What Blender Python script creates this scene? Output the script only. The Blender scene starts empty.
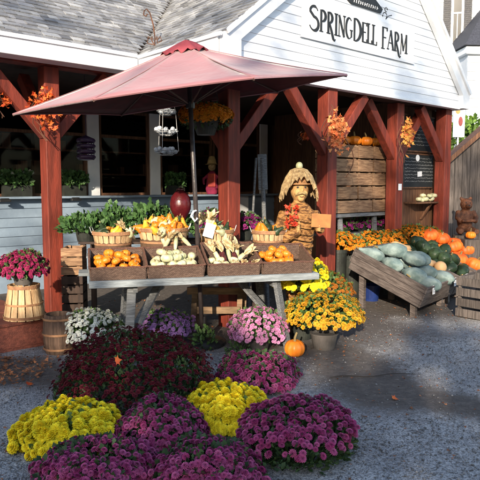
import bpy, math, random
import numpy as np
from mathutils import Matrix, Vector, Euler, noise
R = math.radians
rng = np.random.default_rng(7); random.seed(7)
S = bpy.context.scene

# ------------------------------------------------------------------ camera, sky, sun
EYE, FPX, PITCH = 1.68, 600.0, R(5.14)
cd = bpy.data.cameras.new('camera'); cam = bpy.data.objects.new('camera', cd); S.collection.objects.link(cam)
cam.location = (0, 0, EYE); cam.rotation_euler = (math.pi/2 - PITCH, 0, 0)
cd.sensor_width = 36; cd.lens = 45; cd.clip_end = 500; cd.clip_start = .05
S.camera = cam
S.render.resolution_x = S.render.resolution_y = 1024

SUN_EL, SUN_AZ = R(18), R(11)          # sun is behind the camera, 13 degrees to the left
to_sun = Vector((-math.sin(SUN_AZ)*math.cos(SUN_EL), -math.cos(SUN_AZ)*math.cos(SUN_EL), math.sin(SUN_EL)))
w = bpy.data.worlds.new('World'); S.world = w; w.use_nodes = True
nt = w.node_tree; nt.nodes.clear()
wo = nt.nodes.new('ShaderNodeOutputWorld'); bg = nt.nodes.new('ShaderNodeBackground'); sky = nt.nodes.new('ShaderNodeTexSky')
sky.sky_type = 'NISHITA'; sky.sun_disc = False; sky.sun_elevation = SUN_EL; sky.sun_rotation = math.pi + SUN_AZ
bg.inputs[1].default_value = 0.15
nt.links.new(sky.outputs[0], bg.inputs[0]); nt.links.new(bg.outputs[0], wo.inputs[0])
sl = bpy.data.lights.new('sun', 'SUN'); sl.energy = 3.7; sl.angle = R(.6); sl.color = (1, .85, .66)
so = bpy.data.objects.new('sun', sl); S.collection.objects.link(so)
so.rotation_euler = to_sun.to_track_quat('Z', 'Y').to_euler(); so.location = (-6, -20, 14)
S.view_settings.view_transform = 'Standard'; S.view_settings.look = 'None'; S.view_settings.gamma = 1
S.view_settings.use_curve_mapping = False; S.view_settings.exposure = 1.25
S.cycles.max_bounces = 6; S.cycles.diffuse_bounces = 3; S.cycles.transparent_max_bounces = 8

# ------------------------------------------------------------------ helpers
def ray(px, py):
    a = (px-240)/FPX; b = (240-py)/FPX
    return Vector((a, math.cos(PITCH)+b*math.sin(PITCH), b*math.cos(PITCH)-math.sin(PITCH)))
def at_z(px, py, z=0.0):
    r = ray(px, py); t = (z-EYE)/r.z; return Vector((r.x*t, r.y*t, z))
def at_y(px, py, y):
    r = ray(px, py); t = y/r.y; return Vector((r.x*t, y, r.z*t+EYE))
TH = R(48.05); UX, UY = math.sin(TH), math.cos(TH)
BF = Matrix(((UX, -UY, 0, 0), (UY, UX, 0, 0), (0, 0, 1, 0), (0, 0, 0, 1)))   # building axes: x along the front, y into the building
def W(u, n, z=0.0): return BF @ Vector((u, n, z))
def at_n(px, py, n):      # a point of the plane parallel to the front, in building axes
    r = ray(px, py); q = BF.inverted() @ Vector((r.x, r.y, 0)); t = n/q.y
    return Vector((q.x*t, n, r.z*t+EYE))

def link_mesh(name, V, F, mats, mi=None, rnd=None, smooth=False, tip=None):
    me = bpy.data.meshes.new(name)
    V = np.asarray(V, dtype=np.float32)
    if isinstance(F, np.ndarray):
        n, k = F.shape
        me.vertices.add(len(V)); me.vertices.foreach_set('co', V.ravel())
        me.loops.add(n*k); me.loops.foreach_set('vertex_index', F.astype(np.int32).ravel())
        me.polygons.add(n); me.polygons.foreach_set('loop_start', np.arange(n, dtype=np.int32)*k)
        me.polygons.foreach_set('loop_total', np.full(n, k, dtype=np.int32))
    else:
        me.from_pydata([tuple(map(float, v)) for v in V], [], F)
    for m in mats: me.materials.append(m)
    if mi is not None and len(mats) > 1: me.polygons.foreach_set('material_index', np.asarray(mi, dtype=np.int32))
    if rnd is not None:
        a = me.attributes.new('rnd', 'FLOAT', 'POINT'); a.data.foreach_set('value', np.asarray(rnd, dtype=np.float32))
    if tip is not None:
        a = me.attributes.new('tip', 'FLOAT', 'POINT'); a.data.foreach_set('value', np.asarray(tip, dtype=np.float32))
    if smooth: me.polygons.foreach_set('use_smooth', np.ones(len(me.polygons), dtype=bool))
    me.update(calc_edges=True)
    return me

ROOTM = {}
def tag(o, label=None, cat=None, group=None, kind=None):
    if label: o['label'] = label
    if cat: o['category'] = cat
    if group: o['group'] = group
    if kind: o['kind'] = kind
    return o
def thing(name, loc, label, cat, group=None, rz=0.0, rot=None):
    o = bpy.data.objects.new(name, None); S.collection.objects.link(o); o.empty_display_size = .1
    o.location = loc; o.rotation_euler = rot if rot else (0, 0, rz)
    M_ = Matrix.Translation(Vector(loc)) @ (Euler(rot) if rot else Euler((0, 0, rz))).to_matrix().to_4x4()
    ROOTM[o.name] = M_
    return tag(o, label, cat, group)
def rootm(o):
    while o is not None:
        if o.name in ROOTM: return ROOTM[o.name]
        o = o.parent
    return Matrix.Identity(4)

class MB:
    """collects shapes, given in the axes T"""
    def __init__(s, T=None): s.V = []; s.F = []; s.mi = []; s.rnd = []; s.T = T or Matrix.Identity(4)
    def add(s, V, F, mi=0, T=None, r=None):
        b = len(s.V); M_ = s.T if T is None else s.T @ T
        r = random.random() if r is None else r
        for v in V: s.V.append(tuple(M_ @ Vector(v))); s.rnd.append(r)
        for f in F: s.F.append(tuple(i+b for i in f)); s.mi.append(mi)
        return s
    def box(s, c, d, rz=0, rot=None, mi=0, taper=1.0, r=None, bev=0.0):
        x, y, z = d[0]/2, d[1]/2, d[2]/2; t = taper
        T = Matrix.Translation(Vector(c)) @ (Euler(rot) if rot else Euler((0, 0, rz))).to_matrix().to_4x4()
        if bev:
            e = bev
            V = []
            for zz, k in ((-z, e), (-z+e, 0), (z-e, 0), (z, e)):
                xx, yy = x-k, y-k
                V += [(-xx, -yy+e, zz), (-xx+e, -yy, zz), (xx-e, -yy, zz), (xx, -yy+e, zz), (xx, yy-e, zz), (xx-e, yy, zz), (-xx+e, yy, zz), (-xx, yy-e, zz)]
            F = [tuple(range(7, -1, -1)), tuple(range(24, 32))]
            for l in range(3):
                for k in range(8): F.append((l*8+k, l*8+(k+1) % 8, (l+1)*8+(k+1) % 8, (l+1)*8+k))
            return s.add(V, F, mi, T, r)
        V = [(-x, -y, -z), (x, -y, -z), (x, y, -z), (-x, y, -z), (-x*t, -y*t, z), (x*t, -y*t, z), (x*t, y*t, z), (-x*t, y*t, z)]
        return s.add(V, [(3, 2, 1, 0), (4, 5, 6, 7), (0, 1, 5, 4), (1, 2, 6, 5), (2, 3, 7, 6), (3, 0, 4, 7)], mi, T, r)
    def bb(s, a, b, mi=0, r=None, bev=0.0):
        a, b = Vector(a), Vector(b); return s.box((a+b)/2, [abs(q) for q in (b-a)], mi=mi, r=r, bev=bev)
    def beam(s, p, q, wd, hg, mi=0, up=(0, 0, 1), bev=0.0, r=None):
        p, q = Vector(p), Vector(q); z = (q-p); L = z.length; z.normalize(); up = Vector(up)
        if abs(z.dot(up)) > .98: up = Vector((0, 1, 0))
        x = up.cross(z).normalized(); y = z.cross(x)
        T = Matrix((x, y, z)).transposed().to_4x4(); T.translation = (p+q)/2
        sub = MB(s.T @ T); sub.box((0, 0, 0), (wd, hg, L), bev=bev, r=r)
        b = len(s.V); s.V += sub.V; s.rnd += sub.rnd; s.F += [tuple(i+b for i in f) for f in sub.F]; s.mi += [mi]*len(sub.F); return s
    def tube(s, pts, r, n=8, mi=0, cap=True, rv=None, flat=1.0):
        pts = [Vector(p) for p in pts]; V = []; F = []
        rs = r if isinstance(r, (list, tuple)) else [r]*len(pts)
        px = None
        for i, p in enumerate(pts):
            d = (pts[min(i+1, len(pts)-1)]-pts[max(i-1, 0)]).normalized()
            if px is None: px = d.orthogonal().normalized()
            px = (px - d*px.dot(d)).normalized(); py = d.cross(px)
            for k in range(n):
                a = 2*math.pi*k/n; V.append(p+px*math.cos(a)*rs[i]+py*math.sin(a)*rs[i]*flat)
        for i in range(len(pts)-1):
            for k in range(n): F.append((i*n+k, i*n+(k+1) % n, (i+1)*n+(k+1) % n, (i+1)*n+k))
        if cap: F.append(tuple(range(n-1, -1, -1))); F.append(tuple(range((len(pts)-1)*n, len(pts)*n)))
        return s.add(V, F, mi, r=rv)
    def lathe(s, prof, c=(0, 0, 0), n=24, mi=0, sx=1, sy=1, ribs=0, depth=0.0, rot=None, rv=None, cap=True):
        V = []; F = []; m = len(prof)
        for r_, z in prof:
            for k in range(n):
                a = 2*math.pi*k/n; q = r_*(1-depth*abs(math.cos(a*ribs/2))**6) if ribs else r_
                V.append((q*math.cos(a)*sx, q*math.sin(a)*sy, z))
        for i in range(m-1):
            for k in range(n): F.append((i*n+k, i*n+(k+1) % n, (i+1)*n+(k+1) % n, (i+1)*n+k))
        if cap:
            if prof[0][0] > 1e-4: F.append(tuple(range(n-1, -1, -1)))
            if prof[-1][0] > 1e-4: F.append(tuple(range((m-1)*n, m*n)))
        T = Matrix.Translation(Vector(c)) @ (Euler(rot).to_matrix().to_4x4() if rot else Matrix.Identity(4))
        return s.add(V, F, mi, T, r=rv)
    def ell(s, c, r, n=14, m=9, rot=None, mi=0):
        prof = [(max(math.sin(math.pi*i/m), 0), -math.cos(math.pi*i/m)) for i in range(m+1)]
        T = Matrix.Translation(Vector(c)) @ (Euler(rot).to_matrix().to_4x4() if rot else Matrix.Identity(4)) @ Matrix.Diagonal((r[0], r[1], r[2], 1))
        V = []; F = []
        for q, z in prof:
            for k in range(n): a = 2*math.pi*k/n; V.append((q*math.cos(a), q*math.sin(a), z))
        for i in range(m):
            for k in range(n): F.append((i*n+k, i*n+(k+1) % n, (i+1)*n+(k+1) % n, (i+1)*n+k))
        return s.add(V, F, mi, T)
    def build(s, name, mats, parent=None, smooth=False, label=None):
        if not isinstance(mats, (list, tuple)): mats = [mats]
        V = np.array(s.V, dtype=np.float64)
        if parent is not None:
            Mi = np.array(rootm(parent).inverted()); V = V @ Mi[:3, :3].T + Mi[:3, 3]
        me = link_mesh(name, V, s.F, mats, s.mi, s.rnd, smooth)
        return linko(name, me, parent, label)
def linko(name, me, parent=None, label=None):
    o = bpy.data.objects.new(name, me); S.collection.objects.link(o)
    if parent is not None: o.parent = parent
    if label: o['label'] = label
    return o
def to_local(V, parent):
    if parent is None: return V
    Mi = np.array(rootm(parent).inverted()); return V @ Mi[:3, :3].T + Mi[:3, 3]
def alone(o, label, cat, group=None):      # a thing that is one mesh: put its origin at its base
    me = o.data; V = np.empty(len(me.vertices)*3, dtype=np.float32); me.vertices.foreach_get('co', V); V = V.reshape(-1, 3)
    c = np.array([(V[:, 0].min()+V[:, 0].max())/2, (V[:, 1].min()+V[:, 1].max())/2, V[:, 2].min()], dtype=np.float32)
    me.vertices.foreach_set('co', (V-c).ravel()); o.location = c.tolist(); me.update()
    return tag(o, label, cat, group)
def copy_tree(o, parent=None):
    c = o.copy(); S.collection.objects.link(c); c.parent = parent
    for ch in [q for q in o.children]: copy_tree(ch, c)
    return c
USED = set()
def place(proto, loc, rot=(0, 0, 0), sc=1.0, label=None, cat=None, group=None):
    if proto.name in USED: o = copy_tree(proto)
    else: o = proto; USED.add(proto.name)
    o.location = loc; o.rotation_euler = rot; o.scale = (sc, sc, sc) if not isinstance(sc, (tuple, list)) else sc
    if 'group' in o and not group: del o['group']
    return tag(o, label, cat, group)

# ------------------------------------------------------------------ materials
def mat(name, c1, c2=None, rough=.7, scale=6.0, stretch=(1, 1, 1), bump=.2, bscale=None, rnd=.0, spec=.3, c3=None, mid=(.4, .62), metal=0.0, coords='Object', fine=0.25):
    m = bpy.data.materials.new(name); m.use_nodes = True; t = m.node_tree; n = t.nodes; L = t.links
    b = n['Principled BSDF']; b.inputs['Roughness'].default_value = rough; b.inputs['Specular IOR Level'].default_value = spec; b.inputs['Metallic'].default_value = metal
    tc = n.new('ShaderNodeTexCoord'); mp = n.new('ShaderNodeMapping'); mp.inputs['Scale'].default_value = stretch; L.new(tc.outputs[coords], mp.inputs[0])
    c2 = c2 or tuple(q*.7 for q in c1)
    at = n.new('ShaderNodeAttribute'); at.attribute_name = 'rnd'
    vm = n.new('ShaderNodeVectorMath'); vm.operation = 'MULTIPLY_ADD'; L.new(at.outputs['Fac'], vm.inputs[0]); vm.inputs[1].default_value = (37, 17, 51); L.new(mp.outputs[0], vm.inputs[2])
    no = n.new('ShaderNodeTexNoise'); no.inputs['Scale'].default_value = scale; no.inputs['Detail'].default_value = 6; no.inputs['Roughness'].default_value = .62
    L.new(vm.outputs[0], no.inputs['Vector'])
    ra = n.new('ShaderNodeValToRGB'); e = ra.color_ramp.elements; e[0].position = mid[0]; e[1].position = mid[1]; e[0].color = (*c2, 1); e[1].color = (*c1, 1)
    if c3: x = e.new(.97); x.color = (*c3, 1)
    L.new(no.outputs['Fac'], ra.inputs[0]); col = ra.outputs[0]
    if rnd:
        hs = n.new('ShaderNodeHueSaturation'); mr = n.new('ShaderNodeMapRange'); mr.inputs[3].default_value = 1-rnd; mr.inputs[4].default_value = 1+rnd
        L.new(at.outputs['Fac'], mr.inputs[0]); L.new(mr.outputs[0], hs.inputs['Value']); L.new(col, hs.inputs['Color']); col = hs.outputs[0]
    L.new(col, b.inputs['Base Color'])
    if bump:
        n2 = n.new('ShaderNodeTexNoise'); n2.inputs['Scale'].default_value = bscale or scale*4; n2.inputs['Detail'].default_value = 5; L.new(vm.outputs[0], n2.inputs['Vector'])
        bp = n.new('ShaderNodeBump'); bp.inputs['Strength'].default_value = bump; bp.inputs['Distance'].default_value = .02
        L.new(n2.outputs['Fac'], bp.inputs['Height']); L.new(bp.outputs[0], b.inputs['Normal'])
        mr2 = n.new('ShaderNodeMapRange'); mr2.inputs[3].default_value = max(rough-.12, 0); mr2.inputs[4].default_value = min(rough+.12, 1)
        L.new(n2.outputs['Fac'], mr2.inputs[0]); L.new(mr2.outputs[0], b.inputs['Roughness'])
    return m
def petal_mat(name, base, tip, alt, rough=.6, trans=.25):
    """base = colour at the heart, tip = petal ends, alt = colour of some of the blossoms"""
    m = bpy.data.materials.new(name); m.use_nodes = True; t = m.node_tree; n = t.nodes; L = t.links; b = n['Principled BSDF']
    b.inputs['Roughness'].default_value = rough; b.inputs['Specular IOR Level'].default_value = .25
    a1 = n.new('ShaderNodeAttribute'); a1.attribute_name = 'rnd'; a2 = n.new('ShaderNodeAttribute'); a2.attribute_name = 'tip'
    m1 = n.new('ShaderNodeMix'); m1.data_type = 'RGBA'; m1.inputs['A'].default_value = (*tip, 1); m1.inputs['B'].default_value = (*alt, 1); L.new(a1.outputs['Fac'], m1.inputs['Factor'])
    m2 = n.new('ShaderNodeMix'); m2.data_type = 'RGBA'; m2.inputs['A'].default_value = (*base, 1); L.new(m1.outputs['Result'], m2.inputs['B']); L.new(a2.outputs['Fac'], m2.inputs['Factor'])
    ge = n.new('ShaderNodeNewGeometry')
    hs = n.new('ShaderNodeHueSaturation'); mr = n.new('ShaderNodeMapRange'); mr.inputs[3].default_value = .78; mr.inputs[4].default_value = 1.2
    L.new(ge.outputs['Random Per Island'], mr.inputs[0]); L.new(mr.outputs[0], hs.inputs['Value']); L.new(m2.outputs['Result'], hs.inputs['Color'])
    L.new(hs.outputs[0], b.inputs['Base Color'])
    if trans:
        tr = n.new('ShaderNodeBsdfTranslucent'); mx = n.new('ShaderNodeMixShader'); mx.inputs[0].default_value = trans
        L.new(hs.outputs[0], tr.inputs[0]); L.new(b.outputs[0], mx.inputs[1]); L.new(tr.outputs[0], mx.inputs[2]); L.new(mx.outputs[0], n['Material Output'].inputs[0])
    return m

RED = mat('barn_red_paint', (.22, .038, .022), (.125, .024, .015), rough=.62, scale=4, stretch=(4, 4, .5), bump=.3, bscale=26)
WHITE = mat('white_paint', (.80, .82, .84), (.70, .73, .77), rough=.5, scale=3, bump=.12, bscale=40)
SIDING = mat('white_clapboard', (.78, .81, .84), (.66, .70, .76), rough=.55, scale=2.2, stretch=(1, 1, 3), bump=.15, bscale=30, rnd=.04)
BLUEW = mat('pale_blue_paint', (.25, .33, .43), (.20, .27, .36), rough=.5, scale=3, bump=.15, bscale=30, rnd=.05)
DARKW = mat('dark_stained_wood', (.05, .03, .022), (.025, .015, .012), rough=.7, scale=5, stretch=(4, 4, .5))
BROWNW = mat('brown_wood', (.17, .085, .045), (.09, .042, .025), rough=.65, scale=5, stretch=(6, 6, .6), bump=.4)
GREYW = mat('weathered_grey_wood', (.20, .21, .22), (.10, .105, .11), rough=.85, scale=6, stretch=(1, 12, 12), bump=.6, bscale=14, rnd=.2)
GREYV = mat('weathered_grey_boards', (.135, .115, .105), (.065, .055, .05), rough=.88, scale=5, stretch=(9, 9, .7), bump=.6, bscale=14, rnd=.22)
CRATEW = mat('apple_crate_wood', (.34, .21, .12), (.17, .095, .055), rough=.8, scale=5, stretch=(1.2, 1.2, 9), bump=.5, rnd=.22)
BINW = mat('bin_wood', (.155, .13, .12), (.075, .06, .055), rough=.85, scale=5, stretch=(1.2, 1.2, 8), bump=.5, rnd=.18)
SLATW = mat('basket_slat', (.62, .43, .24), (.42, .26, .13), rough=.65, scale=5, stretch=(6, 6, .8), bump=.3, rnd=.15)
HOOPW = mat('basket_hoop', (.38, .20, .10), (.22, .11, .06), rough=.65, scale=10, rnd=.1)
PALEW = mat('pale_lumber', (.26, .17, .10), (.15, .10, .06), rough=.75, scale=5, stretch=(1, 1, 6))
TABLEW = mat('grey_table_planks', (.26, .29, .31), (.15, .17, .18), rough=.75, scale=4, stretch=(1.2, 9, 9), bump=.45, rnd=.1)
DECKR = mat('red_brown_deck', (.27, .085, .055), (.15, .05, .035), rough=.7, scale=4, stretch=(1, 7, 7), bump=.4, rnd=.15)
IRON = mat('black_iron', (.02, .02, .022), (.012, .012, .012), rough=.45, spec=.5)
RUST = mat('rusty_wire', (.17, .075, .04), (.07, .035, .025), rough=.8)
WIRE = mat('grey_wire', (.45, .46, .47), rough=.4, spec=.5)
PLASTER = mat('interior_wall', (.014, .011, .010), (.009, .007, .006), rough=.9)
LEAF = mat('leaf_green', (.075, .13, .035), (.035, .075, .02), rough=.55, scale=8, bump=0, rnd=.35)
LEAFD = mat('leaf_dark', (.045, .085, .03), (.022, .05, .018), rough=.6, scale=8, bump=0, rnd=.35)
KALE = mat('kale_green', (.07, .15, .04), (.035, .085, .03), rough=.55, scale=8, bump=0, rnd=.35)
CORE = mat('stem_core', (.03, .045, .018), (.018, .03, .012), rough=.9)
ORANGE = mat('pumpkin_orange', (.80, .25, .02), (.68, .17, .012), rough=.42, scale=5, bump=.1, rnd=.14, spec=.4)
DEEPOR = mat('pumpkin_deep_orange', (.70, .165, .02), (.55, .09, .015), rough=.55, scale=5, bump=.1, rnd=.14, spec=.4)
PALEG = mat('pale_gourd', (.62, .56, .38), (.34, .37, .20), rough=.5, scale=11, bump=.15, rnd=.14)
YELG = mat('yellow_gourd', (.78, .48, .05), (.70, .30, .03), rough=.45, scale=4, bump=.15, rnd=.18)
DKG = mat('green_gourd', (.035, .06, .028), (.014, .028, .014), rough=.4, scale=9, bump=.15, rnd=.2, c3=(.10, .13, .05))
BLUEG = mat('blue_squash', (.22, .285, .275), (.11, .165, .165), rough=.6, scale=7, bump=.5, bscale=14, rnd=.12)
BUTT = mat('butternut_skin', (.62, .40, .20), (.52, .31, .15), rough=.5, scale=5, bump=.1, rnd=.1)
STEM = mat('dry_stem', (.30, .22, .10), (.16, .12, .05), rough=.85)
HUSK = mat('corn_husk', (.72, .60, .38), (.52, .38, .2), rough=.7, scale=9, stretch=(1, 1, .4), bump=.2, rnd=.2)
INDIAN = mat('red_corn_kernels', (.11, .018, .02), (.04, .008, .012), rough=.35, scale=60, bump=.6)
CLAY = mat('grey_pot', (.10, .09, .085), (.06, .055, .05), rough=.8)
DARKPOT = mat('dark_plastic_pot', (.03, .035, .03), (.02, .022, .02), rough=.5)
PAPER = mat('white_card', (.82, .84, .86), (.76, .78, .8), rough=.6, bump=.05)
CARDB = mat('price_card_ink', (.05, .06, .12), rough=.6, bump=0)
CHALKB = mat('chalkboard', (.022, .027, .03), (.014, .017, .02), rough=.75, scale=3)
CHALK = mat('chalk', (.42, .44, .45), (.2, .21, .22), rough=.9, scale=30)
BLACK = mat('black_letter_paint', (.025, .027, .03), rough=.5, bump=0)
BURLAP = mat('burlap', (.52, .38, .20), (.3, .2, .1), rough=.9, scale=30, bump=.8, bscale=90)
STRAWB = mat('straw_coat', (.42, .21, .07), (.10, .042, .016), rough=.42, scale=16, stretch=(1, 1, 3), bump=1.0, bscale=40, mid=(.42, .55))
FACEW = mat('carved_face', (.55, .33, .13), (.34, .18, .07), rough=.6, scale=12, bump=.4)
TAN = mat('tan_hat', (.5, .27, .12), (.36, .18, .08), rough=.8, scale=25, bump=.6)
SIGNB = mat('cardboard_sign', (.36, .18, .06), (.27, .12, .045), rough=.8)
REDRIB = mat('red_ribbon', (.50, .06, .02), (.33, .02, .012), rough=.5)
BEARW = mat('carved_bear_wood', (.17, .065, .03), (.07, .028, .015), rough=.6, scale=14, bump=.6)
PURPLEP = mat('purple_plastic', (.045, .02, .055), (.03, .014, .04), rough=.4)
REDPOT = mat('dark_red_glaze', (.10, .009, .013), (.06, .006, .008), rough=.3, spec=.5)
MAGC = mat('magenta_cloth', (.34, .03, .09), (.22, .02, .06), rough=.8)
YELC = mat('yellow_cloth', (.50, .36, .16), (.38, .26, .1), rough=.85)
BLUEP = mat('blue_plastic', (.015, .035, .16), rough=.4)
FLEAF = mat('autumn_leaf', (.72, .17, .03), (.5, .06, .02), rough=.6, scale=9, bump=0, rnd=.35, c3=(.8, .42, .08))
LITTER = mat('dry_leaf', (.30, .12, .05), (.15, .06, .03), rough=.75, scale=9, bump=0, rnd=.5)
SHUTTER = mat('dark_shutter', (.012, .016, .03), (.009, .012, .02), rough=.5)
SLATE = mat('dark_slate_roof', (.05, .055, .075), (.03, .033, .045), rough=.7, scale=20)
HEDGE = mat('hedge_leaf', (.13, .22, .03), (.06, .13, .02), rough=.55, bump=0, rnd=.35)
BARK = mat('bark', (.12, .09, .07), (.06, .045, .035), rough=.9, stretch=(4, 4, .6))
CROWN = mat('tree_leaf', (.09, .12, .03), (.05, .08, .02), rough=.6, bump=0, rnd=.3)

# umbrella cloth: lets a little light through
CLOTH = bpy.data.materials.new('umbrella_cloth'); CLOTH.use_nodes = True
_t = CLOTH.node_tree; _n = _t.nodes; _b = _n['Principled BSDF']; _b.inputs['Roughness'].default_value = .75
_b.inputs['Sheen Weight'].default_value = .4
_no = _n.new('ShaderNodeTexNoise'); _no.inputs['Scale'].default_value = 2.5; _no.inputs['Detail'].default_value = 4
_ra = _n.new('ShaderNodeValToRGB'); _e = _ra.color_ramp.elements; _e[0].position = .35; _e[1].position = .7; _e[0].color = (.27, .11, .125, 1); _e[1].color = (.34, .145, .16, 1)
_tc = _n.new('ShaderNodeTexCoord'); _t.links.new(_tc.outputs['Object'], _no.inputs[0]); _t.links.new(_no.outputs[0], _ra.inputs[0]); _t.links.new(_ra.outputs[0], _b.inputs['Base Color'])
_n2 = _n.new('ShaderNodeTexNoise'); _n2.inputs['Scale'].default_value = 5; _n2.inputs['Detail'].default_value = 3; _n2.inputs['Distortion'].default_value = 1.2; _bp = _n.new('ShaderNodeBump'); _bp.inputs['Strength'].default_value = .22; _bp.inputs['Distance'].default_value = .05
_t.links.new(_tc.outputs['Object'], _n2.inputs[0]); _t.links.new(_n2.outputs[0], _bp.inputs['Height']); _t.links.new(_bp.outputs[0], _b.inputs['Normal'])
_tr = _n.new('ShaderNodeBsdfTranslucent'); _tr.inputs[0].default_value = (.25, .03, .03, 1); _mx = _n.new('ShaderNodeMixShader'); _mx.inputs[0].default_value = .03
_t.links.new(_b.outputs[0], _mx.inputs[1]); _t.links.new(_tr.outputs[0], _mx.inputs[2]); _t.links.new(_mx.outputs[0], _n['Material Output'].inputs[0])

# wicker: woven rows, real relief through bump
def wicker(name, c1, c2):
    m = bpy.data.materials.new(name); m.use_nodes = True; t = m.node_tree; n = t.nodes; L = t.links; b = n['Principled BSDF']; b.inputs['Roughness'].default_value = .55
    tc = n.new('ShaderNodeTexCoord'); sp = n.new('ShaderNodeSeparateXYZ'); L.new(tc.outputs['Object'], sp.inputs[0])
    ad = n.new('ShaderNodeMath'); ad.operation = 'ADD'; L.new(sp.outputs[0], ad.inputs[0]); L.new(sp.outputs[1], ad.inputs[1])
    cb = n.new('ShaderNodeCombineXYZ'); L.new(ad.outputs[0], cb.inputs[0]); L.new(sp.outputs[2], cb.inputs[1])
    br = n.new('ShaderNodeTexBrick'); br.inputs['Scale'].default_value = 1; br.inputs['Brick Width'].default_value = .021; br.inputs['Row Height'].default_value = .0085
    br.inputs['Mortar Size'].default_value = .0016; br.inputs['Mortar Smooth'].default_value = .9; br.inputs['Color1'].default_value = (*c1, 1); br.inputs['Color2'].default_value = (*c2, 1); br.inputs['Mortar'].default_value = (.02, .012, .01, 1)
    L.new(cb.outputs[0], br.inputs[0]); L.new(br.outputs[0], b.inputs['Base Color'])
    bp = n.new('ShaderNodeBump'); bp.invert = True; bp.inputs['Strength'].default_value = 1; bp.inputs['Distance'].default_value = .012
    L.new(br.outputs['Fac'], bp.inputs['Height']); L.new(bp.outputs[0], b.inputs['Normal']); return m
WICK = wicker('brown_wicker', (.24, .155, .115), (.13, .08, .06))
WICKT = wicker('tan_wicker', (.42, .24, .12), (.3, .16, .08))

# glass: clear pane
GLASS = bpy.data.materials.new('window_glass'); GLASS.use_nodes = True
_t = GLASS.node_tree; _n = _t.nodes; _g = _n.new('ShaderNodeBsdfGlossy'); _g.inputs['Roughness'].default_value = .03; _tr = _n.new('ShaderNodeBsdfTransparent'); _mx = _n.new('ShaderNodeMixShader'); _f = _n.new('ShaderNodeFresnel'); _f.inputs[0].default_value = 1.13
_t.links.new(_f.outputs[0], _mx.inputs[0]); _t.links.new(_tr.outputs[0], _mx.inputs[1]); _t.links.new(_g.outputs[0], _mx.inputs[2]); _t.links.new(_mx.outputs[0], _n['Material Output'].inputs[0])

# shingles: mottled greys, one tone per shingle
SHING = mat('roof_shingle', (.32, .325, .33), (.18, .185, .20), rough=.75, scale=2.4, stretch=(1, 1, 1), bump=.5, bscale=60, rnd=.32)

# gravel ground: wet dark soil, and shade painted below the table, where the attribute says so
def ground_mat():
    m = bpy.data.materials.new('gravel_ground'); m.use_nodes = True; t = m.node_tree; n = t.nodes; L = t.links; b = n['Principled BSDF']; b.inputs['Roughness'].default_value = .9
    tc = n.new('ShaderNodeTexCoord')
    v = n.new('ShaderNodeTexVoronoi'); v.inputs['Scale'].default_value = 105; v.inputs['Randomness'].default_value = 1; L.new(tc.outputs['Object'], v.inputs['Vector'])
    v2 = n.new('ShaderNodeTexVoronoi'); v2.inputs['Scale'].default_value = 32; L.new(tc.outputs['Object'], v2.inputs['Vector'])
    no = n.new('ShaderNodeTexNoise'); no.inputs['Scale'].default_value = 1.7; no.inputs['Detail'].default_value = 8; L.new(tc.outputs['Object'], no.inputs['Vector'])
    ra = n.new('ShaderNodeValToRGB'); e = ra.color_ramp.elements; e[0].position = .0; e[0].color = (.19, .19, .195, 1); e[1].position = 1; e[1].color = (.56, .56, .56, 1)
    sp = n.new('ShaderNodeSeparateColor'); L.new(v.outputs['Color'], sp.inputs[0]); L.new(sp.outputs[0], ra.inputs[0])
    rb = n.new('ShaderNodeValToRGB'); e = rb.color_ramp.elements; e[0].position = .35; e[0].color = (.7, .7, .72, 1); e[1].position = .68; e[1].color = (1.12, 1.1, 1.08, 1); L.new(no.outputs['Fac'], rb.inputs[0])
    mu = n.new('ShaderNodeMix'); mu.data_type = 'RGBA'; mu.blend_type = 'MULTIPLY'; mu.inputs['Factor'].default_value = 1; L.new(ra.outputs[0], mu.inputs['A']); L.new(rb.outputs[0], mu.inputs['B'])
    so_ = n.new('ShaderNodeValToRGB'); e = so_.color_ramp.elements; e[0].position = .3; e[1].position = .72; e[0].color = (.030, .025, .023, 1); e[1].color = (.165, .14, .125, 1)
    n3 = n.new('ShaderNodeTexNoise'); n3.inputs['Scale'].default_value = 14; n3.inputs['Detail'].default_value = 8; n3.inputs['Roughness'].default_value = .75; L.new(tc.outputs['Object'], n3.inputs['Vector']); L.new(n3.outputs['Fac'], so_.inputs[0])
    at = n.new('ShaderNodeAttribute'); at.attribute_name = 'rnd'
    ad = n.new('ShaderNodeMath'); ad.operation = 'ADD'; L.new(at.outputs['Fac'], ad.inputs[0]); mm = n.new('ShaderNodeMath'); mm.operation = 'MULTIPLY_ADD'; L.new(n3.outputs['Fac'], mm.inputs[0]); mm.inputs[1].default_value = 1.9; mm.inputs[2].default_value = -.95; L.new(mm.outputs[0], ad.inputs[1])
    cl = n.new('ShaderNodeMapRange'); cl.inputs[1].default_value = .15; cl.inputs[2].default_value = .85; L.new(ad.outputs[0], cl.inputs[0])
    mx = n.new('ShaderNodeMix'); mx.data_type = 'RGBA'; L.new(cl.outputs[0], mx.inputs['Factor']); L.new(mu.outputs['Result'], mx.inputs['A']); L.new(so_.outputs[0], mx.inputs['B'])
    L.new(mx.outputs['Result'], b.inputs['Base Color'])
    bp = n.new('ShaderNodeBump'); bp.inputs['Strength'].default_value = .6; bp.inputs['Distance'].default_value = .008; bp.invert = True; L.new(v.outputs['Distance'], bp.inputs['Height'])
    bp2 = n.new('ShaderNodeBump'); bp2.inputs['Strength'].default_value = .5; bp2.inputs['Distance'].default_value = .03; L.new(n3.outputs['Fac'], bp2.inputs['Height']); L.new(bp2.outputs[0], bp.inputs['Normal'])
    L.new(bp.outputs[0], b.inputs['Normal']); return m
GROUND = ground_mat()
PEBBLE = mat('pebble', (.25, .25, .255), (.12, .12, .122), rough=.85, scale=5, bump=0, rnd=.4)

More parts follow.
